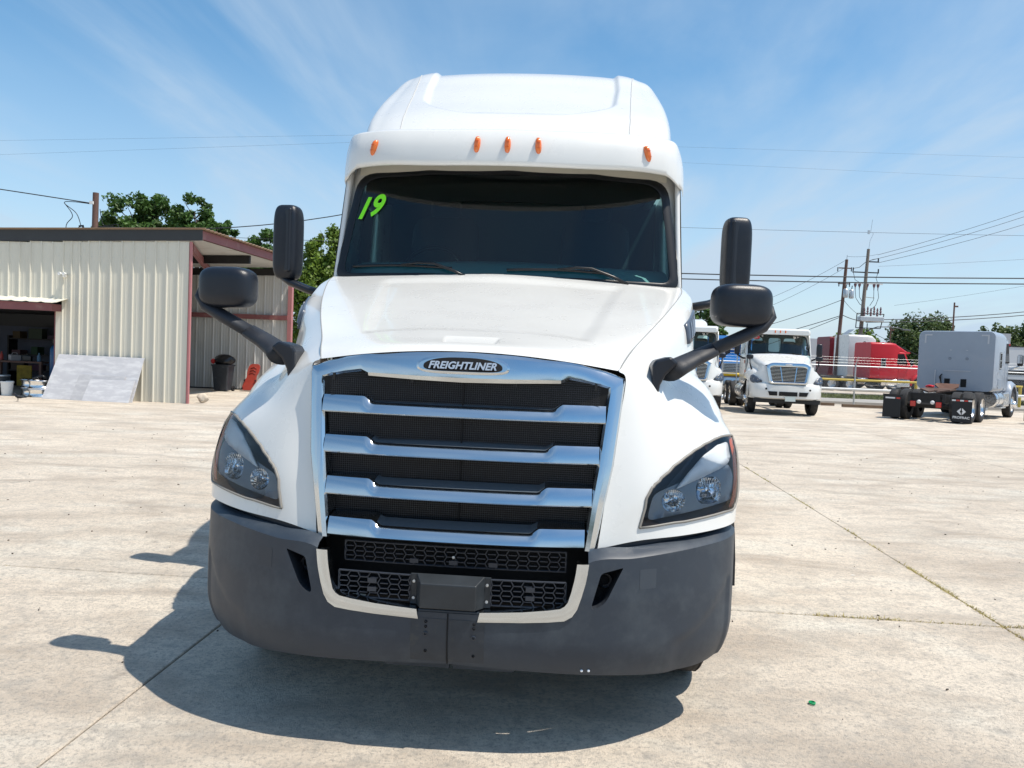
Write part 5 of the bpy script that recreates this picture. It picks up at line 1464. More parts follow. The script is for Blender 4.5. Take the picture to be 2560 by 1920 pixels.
tree(12.7, 52, 0, [(0, 0, 4.2, .9, 1.4), (.6, 0, 3.3, .9, 1.0), (-.7, 0, 3.4, .9, 1.0)], 4000, .14, leafA, 'dark tree glimpsed behind the white sleeper roof beside the mirror', 9, .2)
# a line of trees behind the photographer (seen in the chrome)
for k, x in enumerate((-38, -27, -17, 18, 30, 42)):
    tree(x, -52 - (k % 3) * 4, 0, [(0, 0, 5.5, 3.6, 3.0), (2.8, 0, 4.6, 2.8, 2.4), (-2.8, 0, 4.4, 2.8, 2.2)], 1500, .6, leafA, 'broad green tree ' + ['first', 'second', 'third', 'fourth', 'fifth', 'last'][k] + ' from the left in the row behind the camera', 20 + k, .35, group='tree row behind the camera')
# ================================================================== OTHER TRUCKS (right)
def paint(name, c, **k): return mat(name, c, .38, coat=.25, spec=.35, var=.03, vscale=2, dirt=tuple(x * .8 for x in c), dscale=2, dlo=.6, dhi=.9, **k)
red_p = paint('red_paint', (.50, .012, .022)); dred_p = paint('dark_red_paint', (.16, .008, .014)); grey_p = mat('grey_blue_paint', (.27, .32, .39), .38, coat=.3, var=.04, vscale=2, dirt=(.33, .35, .40), dscale=1.5, dlo=.5, dhi=.9)
blue_p = paint('blue_paint', (.02, .12, .34)); dkglass = glass_mat('dark_cab_glass', (.22, .34, .34), 1.5, .9); teal_g = glass_mat('daycab_glass', (.45, .68, .66), 1.5, .9)
day_inner = mat('cab_inside', (.10, .12, .12), .8)
dark_steel = mat('dark_steel', (.10, .11, .115), .5)
tank_m = mat('tank_alloy', (.72, .73, .75), .2, 1, rvar=.15, vscale=6)
redlens = mat('red_tail_lens', (.45, .015, .01), .25, coat=.5)

def axle_frame(root, rear_axles, length, tank=True, ftr=.5):
    c = MB()
    for s_ in (-1, 1): c.box2((s_ * .40, .6, .62), (s_ * .47, length, .88))
    c.box2((-.45, .5, .5), (.45, 2.4, 1.2)); c.box2((-.47, length - .08, .6), (.47, length, .9))
    for y in rear_axles: c.cyl((-.9, y, .5), (.9, y, .5), .09, n=10)
    ch_ = c.build('chassis', frame_blk, root)
    for s_ in (-1, 1):
        wheel(root, s_ * 1.05, 1.2, ftr, .27, out=s_, n=28)
        for y in rear_axles:
            wheel(root, s_ * 1.09, y, .5, .26, out=s_, dual=True, n=28); t = MB()
            t.lathe([(.28, -.12), (.46, -.13), (.5, -.10), (.5, .10), (.46, .13), (.28, .12)], (s_ * .77, y, .5), 'x', 28); t.build('inner_tyre', rubber, root, smooth=40)
        if tank:
            t = MB(); t.lathe([(.001, -.72), (.27, -.72), (.30, -.69), (.30, .69), (.27, .72), (.001, .72)], (s_ * .92, 3.25, .72), 'y', 26)
            to_ = t.build('fuel_tank', tank_m, root, smooth=40)
            for yy in (2.85, 3.65): MB().lathe([(.304, -.03), (.308, -.03), (.308, .03), (.304, .03)], (s_ * .92, yy, .72), 'y', 26).build('tank_strap', steel, to_)
            st = MB(); st.box((s_ * 1.12, 3.0, .42), (.22, .8, .04)); st.build('step', steel, root)
    return ch_

# ---------------------------------------------------------- white day cab
def day_cab():
    r = empty('day_cab_truck')
    # hood + fenders by one control net (half mirrored)
    h = [
     [(0,.20,1.76),(.35,.20,1.75),(.70,.24,1.72),(.80,.32,1.62),(.86,.40,1.42),(1.0,.45,1.25),(1.16,.58,1.10),(1.20,.75,1.05)],
     [(0,.45,1.84),(.35,.46,1.83),(.74,.50,1.80),(.86,.56,1.70),(.93,.62,1.52),(1.06,.66,1.46),(1.19,.78,1.30),(1.22,.95,1.15)],
     [(0,.90,1.95),(.38,.91,1.94),(.80,.95,1.90),(.93,1.0,1.80),(.98,1.02,1.62),(1.10,1.05,1.54),(1.20,1.15,1.42),(1.23,1.3,1.2)],
     [(0,1.45,2.08),(.42,1.46,2.07),(.88,1.5,2.03),(1.01,1.52,1.94),(1.06,1.55,1.75),(1.12,1.55,1.55),(1.20,1.6,1.42),(1.23,1.7,1.2)],
     [(0,1.75,2.13),(.45,1.77,2.12),(.95,1.85,2.08),(1.06,1.9,1.98),(1.09,1.9,1.78),(1.13,1.9,1.5),(1.17,1.9,1.3),(1.18,1.9,1.1)]]
    for j, row in enumerate(h): pass
    n_ = Net([[(-p[0], p[1], p[2]) for p in reversed(q[1:])] + q for q in h])
    vs, fs = n_.grid(57, 29); recalc(mesh_obj('hood', vs, fs, white, r, smooth=True))
    # nose sides around grille & headlight panel
    # bumper
    b = MB(); pl = [(0, .0), (.5, .02), (.8, .08), (1.05, .24), (1.18, .45), (1.22, .8), (1.23, 1.05)]
    for sg in (1, -1):
        vv = []
        for x, y in pl: vv += [(sg * x, y + .10, .56), (sg * x, y + .01, .60), (sg * x, y, .80), (sg * x, y + .01, 1.02 + .05 * (x > .7)), (sg * x, y + .07, 1.06 + .06 * (x > .7)), (sg * x, y + .25 * (x < 1.1), 1.07 + .06 * (x > .7))]
        b.add(vv, [(6 * i + k, 6 * i + k + 1, 6 * i + k + 7, 6 * i + k + 6) for i in range(len(pl) - 1) for k in range(5)])
    bo = recalc(b.build('bumper', white, r, smooth=45))
    for x0, x1 in ((-.66, -.36), (-.30, .30), (.36, .66)):
        MB().prism([(x0 + (.05 if x0 < -.4 else 0), -.012 + .02 * (abs(x0) > .5), .68), (x1 - (.05 if x1 > .4 else 0), -.012 + .02 * (abs(x1) > .5), .68), (x1, -.012 + .02 * (abs(x1) > .5), .82), (x0, -.012 + .02 * (abs(x0) > .5), .82)], (0, .03, 0)).build('lower_grille', black, bo)
    for x in (-.72, .72): MB().lathe([(.035, 0), (.03, -.012), (.001, -.012)], (x, .05, .90), 'y', 14).build('tow_cover', black, bo)
    MB().prism([(-.10, -.03, .50), (.24, -.03, .50), (.24, -.03, .66), (-.10, -.03, .66)], (0, .01, 0)).build('number_plate', mat('pale_plate', (.55, .62, .60), .5), bo)
    MB().box2((-1.1, .2, .42), (1.1, .3, .56)).build('air_dam', frame_blk, r)
    # grille
    g = MB(); o1 = rounded([(-.62, 1.08), (.62, 1.08), (.735, 1.70), (.55, 1.80), (-.55, 1.80), (-.735, 1.70)], [.08, .08, .1, .15, .15, .1], 6)
    i1 = rounded([(-.53, 1.17), (.53, 1.17), (.62, 1.63), (.50, 1.67), (-.50, 1.67), (-.62, 1.63)], [.05] * 6, 6); n = len(o1)
    yv = lambda z: .04 + (z - 1.08) * .17
    g.add([(x, yv(z) + .10, z) for x, z in o1] + [(x, yv(z), z) for x, z in o1] + [((x + u) / 2, yv(z) - .03, (z + w) / 2) for (x, z), (u, w) in zip(o1, i1)] + [(x, yv(z), z) for x, z in i1] + [(x, yv(z) + .08, z) for x, z in i1],
          [(k * n + i, k * n + (i + 1) % n, (k + 1) * n + (i + 1) % n, (k + 1) * n + i) for k in range(4) for i in range(n)])
    go = recalc(g.build('grille_frame', chrome, r, smooth=50))
    MB().add([(x, yv(z) + .07, z) for x, z in i1], [tuple(range(n))]).build('grille_back', black, go)
    for k in range(10):
        z = 1.205 + k * .047; w_ = .545 + (z - 1.17) * .19
        MB().box2((-w_, yv(z) + .015, z - .010), (w_, yv(z) + .025, z + .002)).build('grille_bar', chrome, go)
    for x0, x1 in ((-.20, -.27), (.20, .27)):
        q = MB(); q.prism([(x0 * 1.0 - .012, yv(1.17) - .005, 1.17), (x0 + .012, yv(1.17) - .005, 1.17), (x1 + .014, yv(1.66) - .005, 1.66), (x1 - .014, yv(1.66) - .005, 1.66)], (0, .03, 0)); q.build('grille_rib', chrome, go)
    e_ = MB(); e_.lathe([(.001, -.012), (.03, -.012), (.035, 0)], (0, yv(1.74) - .028, 1.735), 'y', 16); e_.v = [(p[0] * 3.6, p[1], p[2]) for p in e_.v]; e_.build('emblem', letter_m, go)
    # headlights
    for sg in (1, -1):
        hp_ = rounded([(.84, 1.13), (1.13, 1.07), (1.195, 1.15), (1.18, 1.32), (1.11, 1.37), (.98, 1.30)], [.02, .04, .03, .05, .04, .08], 4)
        pos = lambda x, z, o=0: (sg * x, .13 + 1.05 * max(0, x - .78) ** 1.45 + (z - 1.05) * .30 + o, z)
        V_, F_ = cdt(densify(hp_, .04), [], .05)
        q = recalc(mesh_obj('headlight', [pos(x, z) for x, z in V_], F_, hl_dark, r, smooth=True)); sm_ = q.modifiers.new('s', 'SOLIDIFY'); sm_.thickness = .06; sm_.offset = 0
        for cx, cz, rr in ((.97, 1.18, .055), (1.09, 1.20, .06)):
            t = MB(); c0 = pos(cx, cz, -.035); t.lathe([(rr, -.004), (rr * .8, .012), (rr * .3, .02), (.001, .02)], c0, 'y', 18); t.build('reflector', refl_m, q, smooth=True)
        t = MB(); t.prism([pos(x, z, -.036) for x, z in ((.98, 1.27), (1.06, 1.29), (1.14, 1.37), (1.06, 1.365))], (0, .005, 0)); t.build('side_lamp', drl_m, q)
        # apron between grille & headlight
        a = MB(); vv = []
        for t_ in np.linspace(0, 1, 7):
            z = 1.06 + .62 * t_; xo = .86 + .33 * math.sin(math.pi * min(1, t_ * 1.2)) * (1 - t_ ** 2 * .7); 
            xi = .58 + .13 * t_
            for s2 in np.linspace(0, 1, 6):
                x = xi + (xo - xi) * s2; vv.append((sg * x, .10 + (z - 1.06) * .20 + .9 * max(0, x - .70) ** 1.5 + .035 * 1, z))
        a.add(vv, [(i * 6 + k, i * 6 + k + 1, (i + 1) * 6 + k + 1, (i + 1) * 6 + k) for i in range(6) for k in range(5)]); recalc(a.build('nose_panel', white, r, smooth=True))
    # cab shell: floor, back wall with two windows, sides, roof, windscreen
    Wd = lambda x, z, o=0: (x, 1.90 + .34 * (z - 2.1) / .7 + .10 * (abs(x) / 1.05) ** 2.4 + o, z)
    wp = rounded([(-1.08, 2.10), (0, 2.13), (1.08, 2.10), (.98, 2.78), (0, 2.82), (-.98, 2.78)], [.08, .05, .08, .12, .05, .12], 5)
    V_, F_ = cdt(densify(wp, .08), [], .12); ws_ = recalc(mesh_obj('windshield', [Wd(*p) for p in V_], F_, teal_g, r, smooth=True))
    a_, b_ = shrink(wp, -.035, -.03), shrink(wp, .022, .012); n = len(wp)
    recalc(mesh_obj('windshield_seal', [Wd(x, z, -.004) for x, z in a_] + [Wd(x, z, -.004) for x, z in b_], [(i, (i + 1) % n, n + (i + 1) % n, n + i) for i in range(n)], rubber_seal, ws_))
    c1_ = shrink(wp, -.11, -.12)
    recalc(mesh_obj('cab_front', [(max(-1.15, min(1.15, p[0])), p[1] + .03, p[2]) for p in [Wd(x, z) for x, z in c1_]] + [Wd(x, z, .004) for x, z in a_], [(i, (i + 1) % n, n + (i + 1) % n, n + i) for i in range(n)], white, r, smooth=True))
    for x in (-.02, .02): MB().tube([Wd(x, 2.15, -.003), Wd(x, 2.81, -.003)], .009, 5).build('glass_divider', rubber_seal, ws_) if x > 0 else None
    for x0 in (-.75, .25):
        MB().tube([Wd(x0, 2.13, -.02), Wd(x0 + .3, 2.16, -.03), Wd(x0 + .55, 2.12, -.02)], .011, 5).build('wiper', rubber_seal, ws_)
    bw = [(-1.12, 1.0), (1.12, 1.0), (1.10, 2.86), (-1.10, 2.86)]
    hs_ = [rounded([(x0, 2.22), (x1, 2.22), (x1, 2.74), (x0, 2.74)], .09, 4) for x0, x1 in ((-.80, -.36), (-.14, .30), (.42, .85))]
    V_, F_ = cdt(densify(bw, .2), hs_, .2); q = mesh_obj('rear_wall', [(x, 3.35, z) for x, z in V_], F_, white, r); sm_ = q.modifiers.new('s', 'SOLIDIFY'); sm_.thickness = .05
    V_, F_ = cdt(densify(bw, .2), hs_, .2); q = mesh_obj('rear_trim', [(x * .98, 3.30, z) for x, z in V_], F_, day_inner, r)
    for sg in (1, -1):
        pl_ = [(1.98, 1.0), (3.35, 1.0), (3.35, 2.88), (2.26, 2.88), (1.98, 2.1)]
        wn_ = rounded([(2.28, 2.12), (2.98, 2.08), (2.98, 2.72), (2.45, 2.72)], .05, 4)
        V_, F_ = cdt(densify(pl_, .2), [wn_], .2)
        sd = lambda y, z: (sg * (1.14 + .02 * float(sstep(2.0, 2.4, y)) - .05 * max(0, z - 2.1)), y, z)
        q = recalc(mesh_obj('door', [sd(*p) for p in V_], F_, white, r, smooth=True)); sm_ = q.modifiers.new('s', 'SOLIDIFY'); sm_.thickness = .04
        V_, F_ = cdt(densify(wn_, .1), [], .2); recalc(mesh_obj('side_window', [sd(*p) for p in V_], F_, teal_g, q))
        MB().tube([sd(2.02, 2.0), sd(2.02, 1.05)], .008, 4).build('door_gap', black, q)
        MB().box((sg * 1.17, 2.1, 1.80), (.02, .08, .12)).build('door_badge', mat('badge_red', (.4, .12, .08), .5), q)
        MB().box((sg * 1.19, 1.80, 1.45), (.03, .07, .10)).build('side_marker', amber, q)
        # mirrors
        dm = pillow('door_mirror', (sg * 1.45, 2.15, 2.30), (.20, .16, .48), blackpl, r, e=5, nu=20, nv=12)
        MB().tube([(sg * 1.45, 2.15, 2.08), (sg * 1.36, 2.15, 2.0), (sg * 1.22, 2.2, 1.93), (sg * 1.12, 2.2, 1.93)], .030, 8).build('mirror_arm', blackpl, dm, smooth=True)
        hm = pillow('hood_mirror', (sg * 1.17, .95, 1.98), (.24, .12, .16), blackpl, r, e=4, nu=20, nv=12)
        MB().tube([(sg * 1.17, .95, 1.92), (sg * 1.16, .95, 1.75), (sg * 1.10, .98, 1.58), (sg * 1.06, 1.0, 1.50)], [.018, .022, .03, .045], 8).build('mirror_arm', blackpl, hm, smooth=True)
    t = MB(); loft(t, [(2.02, 1.02, 2.86, 2.99, .05), (2.12, 1.08, 2.84, 3.06, .07), (3.3, 1.08, 2.84, 3.10, .09), (3.36, 1.02, 2.86, 3.06, .08)]); rf_ = t.build('roof', white, r, smooth=45)
    t = MB(); loft(t, [(1.86, 1.00, 2.83, 2.98, .04), (1.92, 1.06, 2.82, 3.00, .05), (2.4, 1.09, 2.84, 3.02, .05)]); vs_ = t.build('sun_visor', white, r, smooth=45)
    for x in (-.90, -.18, 0, .18, .90):
        t = MB(); t.lathe([(.001, -.03), (.02, -.02), (.026, 0)], (x, 1.862 + (.03 if abs(x) > .8 else 0), 2.93), 'y', 10); t.v = [(p[0], p[1], 2.93 + (p[2] - 2.93) * 2.1) for p in t.v]; t.build('marker_light', amber, vs_)
    for x in (-.55, .55):
        t = MB(); loft(t, [(2.85, .24, 1.7, 2.5, .1, x), (3.0, .24, 1.7, 2.62, .1, x)]); t.build('seat', mat('daycab_seat', (.03, .035, .04), .8), r, smooth=50)
    MB().box2((-1.08, 1.95, 1.4), (1.08, 2.4, 2.10)).build('dashboard', dash_m, r, bevel=.04)
    MB().box2((-1.1, 2.0, 1.3), (1.1, 3.3, 1.35)).build('cab_floor', black, r)
    t = MB(); loft(t, [(.7, .8, .6, 1.6, .1), (2.0, .9, .6, 1.9, .1)]); t.build('engine_bay', black, r)
    axle_frame(r, (5.4, 6.7), 7.5)
    for sg in (1, -1): 
        t = MB(); n2 = 14; vv = []
        for i in range(n2 + 1):
            a = math.pi * i / n2; vv += [(sg * .75, 1.2 - .60 * math.cos(a), .62 + .55 * math.sin(a)), (sg * 1.215, 1.2 - .60 * math.cos(a), .62 + .55 * math.sin(a))]
        t.add(vv, [(2 * i, 2 * i + 1, 2 * i + 3, 2 * i + 2) for i in range(n2)]); t.build('wheel_arch', frame_blk, r, smooth=True)
    return r
d1 = day_cab(); d1.scale = (.95, .95, .95); d1.location = (8.92, 24.95, 0); d1.rotation_euler = (0, 0, -rad(8))
tag(d1, 'white day cab truck with a red oval sticker on its windshield and wide chrome grille', 'truck', 'white day cab trucks')
d2 = copy_tree(d1, None, (5.78, 25.35, 0), -rad(10)); tag(d2, 'white day cab truck half hidden behind the big truck fender and mirror arm', 'truck', 'white day cab trucks')
# red oval sticker on the first one
wsx = [c for c in d1.children if c.name.startswith('windshield')][0]
def WDp(x, z, o): return (x, 1.90 + .34 * (z - 2.1) / .7 + .10 * (abs(x) / 1.05) ** 2.4 + o, z)
ov = [WDp(-.80 + .155 * math.cos(t), 2.715 + .065 * math.sin(t), -.012) for t in np.linspace(0, 2 * math.pi, 25)[:-1]]
MB().add(ov, [tuple(range(24))]).build('red_sticker', mat('red_sticker', (.50, .015, .03), .5), wsx)
Mt = Matrix(((1, 0, 0, 0), (0, .45, -1, 0), (0, 1, .45, 0), (0, 0, 0, 1)))
text_obj('sticker_text', '2017', .10, mat('sticker_white', (.75, .75, .75), .6), wsx, Matrix.Translation(WDp(-.80, 2.715, -.022)) @ Mt, .0005, .001, .2)
hr = MB()
for x in (-1.05, -.3, .5, 1.05): hr.cyl((x, 0, .9), (x, 0, 2.15), .022, n=8)
for z in (1.25, 2.15): hr.cyl((-1.05, 0, z), (1.05, 0, z), .022, n=8)
hr.box((-.25, -.02, 1.62), (.75, .03, .42))
ho = hr.build('steel_rack', steel); ho.location = (7.4, 29.2, 0); tag(ho, 'low steel rack standing between the two white day cabs', 'rack')
yb = MB(); yb.cyl((-1.2, 0, 1.18), (1.2, 0, 1.18), .075, n=14); [yb.cyl((x, 0, 0), (x, 0, 1.18), .075, n=12) for x in (-1.1, 1.1)]
yo = yb.build('yellow_barrier', mat('yellow_paint', (.62, .42, .02), .5, var=.1), smooth=50); yo.location = (8.2, 31.0, 0); tag(yo, 'short yellow pipe barrier between the two white day cabs', 'barrier')

# ---------------------------------------------------------- generic sleeper truck
def sleeper(p_, ztop=3.1, hi=False, near=True, name='sleeper_truck', yb_=4.75):
    r = empty(name)
    t = MB()
    loft(t, [(2.75, 1.14, 1.0, ztop - .30, .14), (3.05, 1.21, .98, ztop - .05, .18), (3.4, 1.225, .98, ztop, .20), (yb_ - .06, 1.225, .98, ztop, .20), (yb_, 1.20, 1.0, ztop - .02, .18)], n=6)
    bx = t.build('sleeper_box', p_, r, smooth=40)
    t = MB(); loft(t, [(1.95, 1.08, 1.05, 2.10, .05), (2.12, 1.15, 1.0, 2.30, .08), (2.35, 1.15, 1.0, 2.86, .10), (2.8, 1.17, .98, 2.90 if not hi else 3.1, .12)]); t.build('cab', p_, r, smooth=40)
    t = MB(); 
    if hi: loft(t, [(2.15, .85, 2.78, 2.95, .06), (2.5, .98, 2.8, 3.35, .15), (3.0, 1.05, 2.8, ztop - .12, .2), (3.5, 1.1, 2.8, ztop + .02, .2)], n=6)
    else: loft(t, [(2.00, .85, 2.76, 2.88, .05), (2.3, 1.02, 2.78, 3.02, .12), (2.7, 1.10, 2.8, 3.25 if ztop > 3.3 else ztop - .05, .15), (3.2, 1.15, 2.8, ztop + .01, .18)], n=6)
    t.build('roof_fairing', p_, r, smooth=50)
    t = MB(); loft(t, [(1.92, 1.0, 2.80, 2.86, .02), (2.05, 1.08, 2.78, 2.90, .04), (2.35, 1.1, 2.82, 2.92, .03)]); t.build('sun_visor', p_, r, smooth=50)
    # hood and fenders
    t = MB(); loft(t, [(.12, .62, 1.0, 1.60, .10), (.3, .72, .95, 1.72, .14), (.9, .88, .95, 1.88, .16), (1.6, 1.04, .95, 2.05, .16), (2.1, 1.12, .95, 2.14, .14)], n=6); t.build('hood', p_, r, smooth=50)
    for s_ in (-1, 1):
        t = MB(); vv = []; n2 = 16
        for i in range(n2 + 1):
            a = math.pi * (i / n2) * 1.05 - .1; cy, cz = 1.2, .58
            vv += [(s_ * .80, cy - .70 * math.cos(a), cz + .78 * math.sin(a)), (s_ * 1.10, cy - .70 * math.cos(a), cz + .80 * math.sin(a)), (s_ * 1.215, cy - .66 * math.cos(a), cz + .70 * math.sin(a)), (s_ * 1.225, cy - .60 * math.cos(a), cz + .60 * math.sin(a))]
        t.add(vv, [(4 * i + k, 4 * i + k + 1, 4 * i + k + 5, 4 * i + k + 4) for i in range(n2) for k in range(3)]); q = recalc(t.build('fender', p_, r, smooth=50)); sm_ = q.modifiers.new('s', 'SOLIDIFY'); sm_.thickness = .03
        MB().box((s_ * 1.02, .52, 1.12), (.24, .16, .20), rz=s_ * -.5).build('headlight', drl_m, q, bevel=.04)
        # door window, sleeper window
        pts = [(2.20, 2.10), (2.95, 2.08), (2.95, 2.66), (2.50, 2.70)]
        t = MB(); t.prism([(s_ * (1.175 - .02 * (z > 2.4)), y, z) for y, z in pts], (s_ * .012, 0, 0)); wv = recalc(t.build('door_window', dkglass, r)); 
        t = MB(); t.prism([(s_ * 1.165, y, z) for y, z in [(2.14, 2.04), (3.0, 2.02), (3.0, 2.72), (2.46, 2.76)]], (s_ * .012, 0, 0)); recalc(t.build('window_frame', black, r))
        t = MB(); t.box((s_ * 1.228, 3.92, 2.10), (.012, .30, .60)); q = t.build('sleeper_window', black, r, bevel=.02)
        for z in (1.83, 2.10, 2.37): MB().box((s_ * 1.238, 3.92, z), (.012, .30, .03)).build('frame_bar', alu, q)
        for y in (3.76, 4.08): MB().box((s_ * 1.238, y, 2.10), (.012, .025, .58)).build('frame_bar', alu, q)
        MB().box((s_ * 1.232, 3.9, 1.28), (.012, .55, .35)).build('locker_door', p_, r, bevel=.01)
        for z in (1.20, 1.66): MB().box((s_ * 1.235, 4.25, z), (.02, .05, .05)).build('latch', alu, r)
        dm = pillow('door_mirror', (s_ * 1.50, 2.05, 2.16), (.20, .16, .42), blackpl, r, e=5, nu=18, nv=10)
        MB().box((s_ * 1.50, 2.14, 2.20), (.15, .01, .30)).build('mirror_glass', refl_m, dm)
        MB().tube([(s_ * 1.5, 2.05, 1.97), (s_ * 1.42, 2.05, 1.90), (s_ * 1.17, 2.1, 1.82)], .04, 8).build('mirror_arm', chrome, dm, smooth=True)
        t = MB(); t.box2((s_ * 1.0, 1.95, .45), (s_ * 1.21, 2.85, .95)); t.build('step_box', tank_m, r, bevel=.03)
        ex = None
    t = MB(); loft(t, [(0, 1.05, .45, .95, .08), (.15, 1.18, .42, 1.0, .1), (.5, 1.22, .45, 1.0, .1)]); t.build('bumper', chrome if p_ is not grey_p else grey_p, r, smooth=50)
    t = MB(); t.box((0, .13, 1.35), (1.05, .05, .60)); g_ = t.build('grille', chrome, r, bevel=.03)
    for k in range(7): MB().box((0, .10, 1.12 + k * .075), (.95, .02, .03)).build('grille_bar', frame_blk, g_)
    t = MB(); t.prism([(-.98, 2.18, 2.12), (.98, 2.18, 2.12), (.92, 2.36, 2.78), (-.92, 2.36, 2.78)], (0, -.05, 0)); recalc(t.build('windshield', dkglass, r))
    axle_frame(r, (6.2, 7.5), 8.1)
    # fifth wheel, quarter bits
    t = MB(); t.prism([(-.45, 6.35, 1.02), (.45, 6.35, 1.02), (.45, 7.15, 1.0), (.12, 7.45, .92), (.06, 7.0, .95), (-.06, 7.0, .95), (-.12, 7.45, .92), (-.45, 7.15, 1.0)], (0, 0, .05)); t.build('fifth_wheel', mat('rusty_plate', (.10, .06, .045), .8, var=.3, vscale=6) if near else frame_blk, r)
    t = MB(); t.box2((-.55, 7.95, .62), (.55, 8.1, .92)); t.build('rear_crossmember', frame_blk, r)
    return r

# grey sleeper seen from behind
g1 = sleeper(grey_p, 3.10, name='grey_sleeper_truck', yb_=4.80); g1.location = (18.97, 31.06, 0); g1.rotation_euler = (0, 0, rad(137.2))
tag(g1, 'grey blue sleeper truck seen from behind with black mud flaps at right', 'truck')
stripe = mat('pale_stripe', (.46, .48, .52), .4)
yb2 = 4.803
for s_ in (-1, 1):
    MB().box2((s_ * 1.02, yb2, 2.98), (s_ * .78, yb2 + .006, 2.93)).build('corner_mark', stripe, g1)
    MB().box2((s_ * 1.02, yb2, 2.93), (s_ * .97, yb2 + .006, 2.66)).build('corner_mark', stripe, g1)
    MB().box((s_ * .25 - .1, yb2 + .004, 2.42), (.06, .01, .02)).build('hinge_mark', stripe, g1)
    MB().lathe([(.045, .002), (.045, .008), (.03, .008)], (s_ * .27 - .1, yb2, 2.12), 'y', 16).build('vent_ring', mat('grey_dark', (.15, .17, .21), .5), g1)
for x in (.22, -.30): MB().box2((x - .09, yb2, 1.12), (x + .09, yb2 + .012, 1.40)).build('access_hatch', black, g1)
MB().box2((-.5, yb2, 1.68), (.35, yb2 + .02, 1.70)).build('grab_rail', stripe, g1)
MB().box2((.60, yb2, 1.05), (.63, yb2 + .03, 1.70)).build('grab_rail', stripe, g1)
t = MB(); 
for k in range(3): t.tube([(.40 + .03 * k, yb2, 1.55 - .05 * k), (.44 - .02 * k, yb2 + .14, 1.45), (.38, yb2 + .12, 1.25), (.42 - .03 * k, yb2 + .05, 1.15)], .02, 6)
t.build('air_hoses', frame_blk, g1)['kind'] = 'stuff'
bt = MB(); bt.box2((-1.2, 4.75, .90), (1.0, 4.79, 1.0)); bt.build('lower_sill', frame_blk, g1)
red_rag = blob('red_rag', (.55, 5.6, 1.10), (.14, .1, .06), red_p, g1, .2, 3, 12, 8)
rust = mat('rust_brown', (.13, .065, .045), .8, var=.25, vscale=5)
t = MB(); t.prism([(-.42, 5.85, 1.20), (.30, 5.75, 1.20), (.32, 5.95, 1.16), (.08, 6.2, 1.0), (-.06, 6.2, .94), (-.24, 6.2, 1.0), (-.44, 6.05, 1.10)], (0, 0, .035)); t.build('rusty_plate', rust, g1)
flap = mat('black_mud_flap', (.010, .011, .013), .55, bump=.1, bscale=10)
lw = mat('white_print', (.70, .70, .70), .6)
for s_ in (-1, 1):
    q = recalc(MB().prism([(s_ * .76, 8.10, .07), (s_ * 1.32, 8.10, .05), (s_ * 1.32, 8.06, .78), (s_ * .76, 8.06, .78)], (0, .012, 0)).build('mud_flap', flap, g1))
    MB().box((s_ * 1.03, 8.05, .80), (.62, .05, .05)).build('flap_hanger', frame_blk, q)
    if s_ < 0:
        for k in range(5): MB().box((s_ * (.80 + k * .115), 8.082, .745), (.105, .012, .045)).build('reflector_strip', redlens if k % 2 else lw, q)
        # diamond emblem and lettering on the flap
        cx, cz, yy = s_ * 1.035, .40, 8.118
        for pts in ([(-.13, 0), (-.015, -.115), (-.015, -.03), (-.04, 0), (-.015, .03), (-.015, .115)], [(.13, 0), (.015, .115), (.015, .05), (.045, 0), (.015, -.05), (.015, -.115)]):
            z_ = recalc(MB().prism([(cx + a, yy, cz + b) for a, b in pts], (0, .002, 0)).build('diamond_print', lw, q))
        Rm = Matrix(((-1, 0, 0, 0), (0, 0, 1, 0), (0, 1, 0, 0), (0, 0, 0, 1)))
        text_obj('print', 'PROFRAC', .105, lw, q, Matrix.Translation((cx, yy + .002, .205)) @ Rm, .001, .003, 0, sxx=1.05)
    else:
        MB().box((s_ * 1.10, 8.082, .70), (.30, .012, .05)).build('reflector_strip', lw, q); MB().box((s_ * .85, 8.082, .70), (.12, .012, .05)).build('reflector_strip', redlens, q)
    tl = MB(); tl.box((s_ * .38, 8.13, .56), (.16, .06, .17)); q2 = tl.build('tail_light', redlens, g1, bevel=.01)
    MB().lathe([(.065, .0), (.06, .05), (.001, .055)], (s_ * .20, 8.13, .63), 'y', 16).build('reverse_light', lw, q2, smooth=True)
# side vent/badge hint
# trucks parked in the lot over the road, rears in line
rd = sleeper(red_p, 3.50, near=False, name='red_sleeper_truck', yb_=4.85)
def park(o, xr, yc, yaw=90):
    o.rotation_euler = (0, 0, rad(yaw)); th = rad(yaw); yh = Vector((-math.sin(th), math.cos(th), 0))
    p = Vector((xr, yc, 0)) - yh * 4.85; o.location = p
park(rd, 24.9, 55.3, 92); tag(rd, 'bright red sleeper truck seen from the side beyond the chain link fence', 'truck', 'trucks parked beyond the fence')
wh = sleeper(white, 4.15, True, False, name='white_sleeper_truck', yb_=4.85); park(wh, 25.1, 59.4, 92); tag(wh, 'tall white high roof sleeper truck behind the red truck', 'truck', 'trucks parked beyond the fence')
for s_ in (-1, 1):
    t = MB(); t.prism([(s_ * 1.227, y, z) for y, z in [(3.25, 3.15), (3.95, 3.15), (4.05, 3.45), (3.65, 3.68), (3.35, 3.5)]], (s_ * .012, 0, 0)); recalc(t.build('upper_window', black, wh))
MB().box2((.55, 4.855, 1.0), (.85, 4.87, 3.9)).build('dark_stripe', frame_blk, wh)
dk = sleeper(dred_p, 4.10, True, False, name='dark_red_sleeper_truck', yb_=4.85); park(dk, 25.3, 63.4, 92); tag(dk, 'dark red high roof sleeper truck left of the white one', 'truck', 'trucks parked beyond the fence')
pn = MB(); pn.box((0, 0, 4.35), (.9, .03, .7), rx=.9); po = pn.build('roof_panel', steel, wh) ; po.location = (0, 4.4, 0)
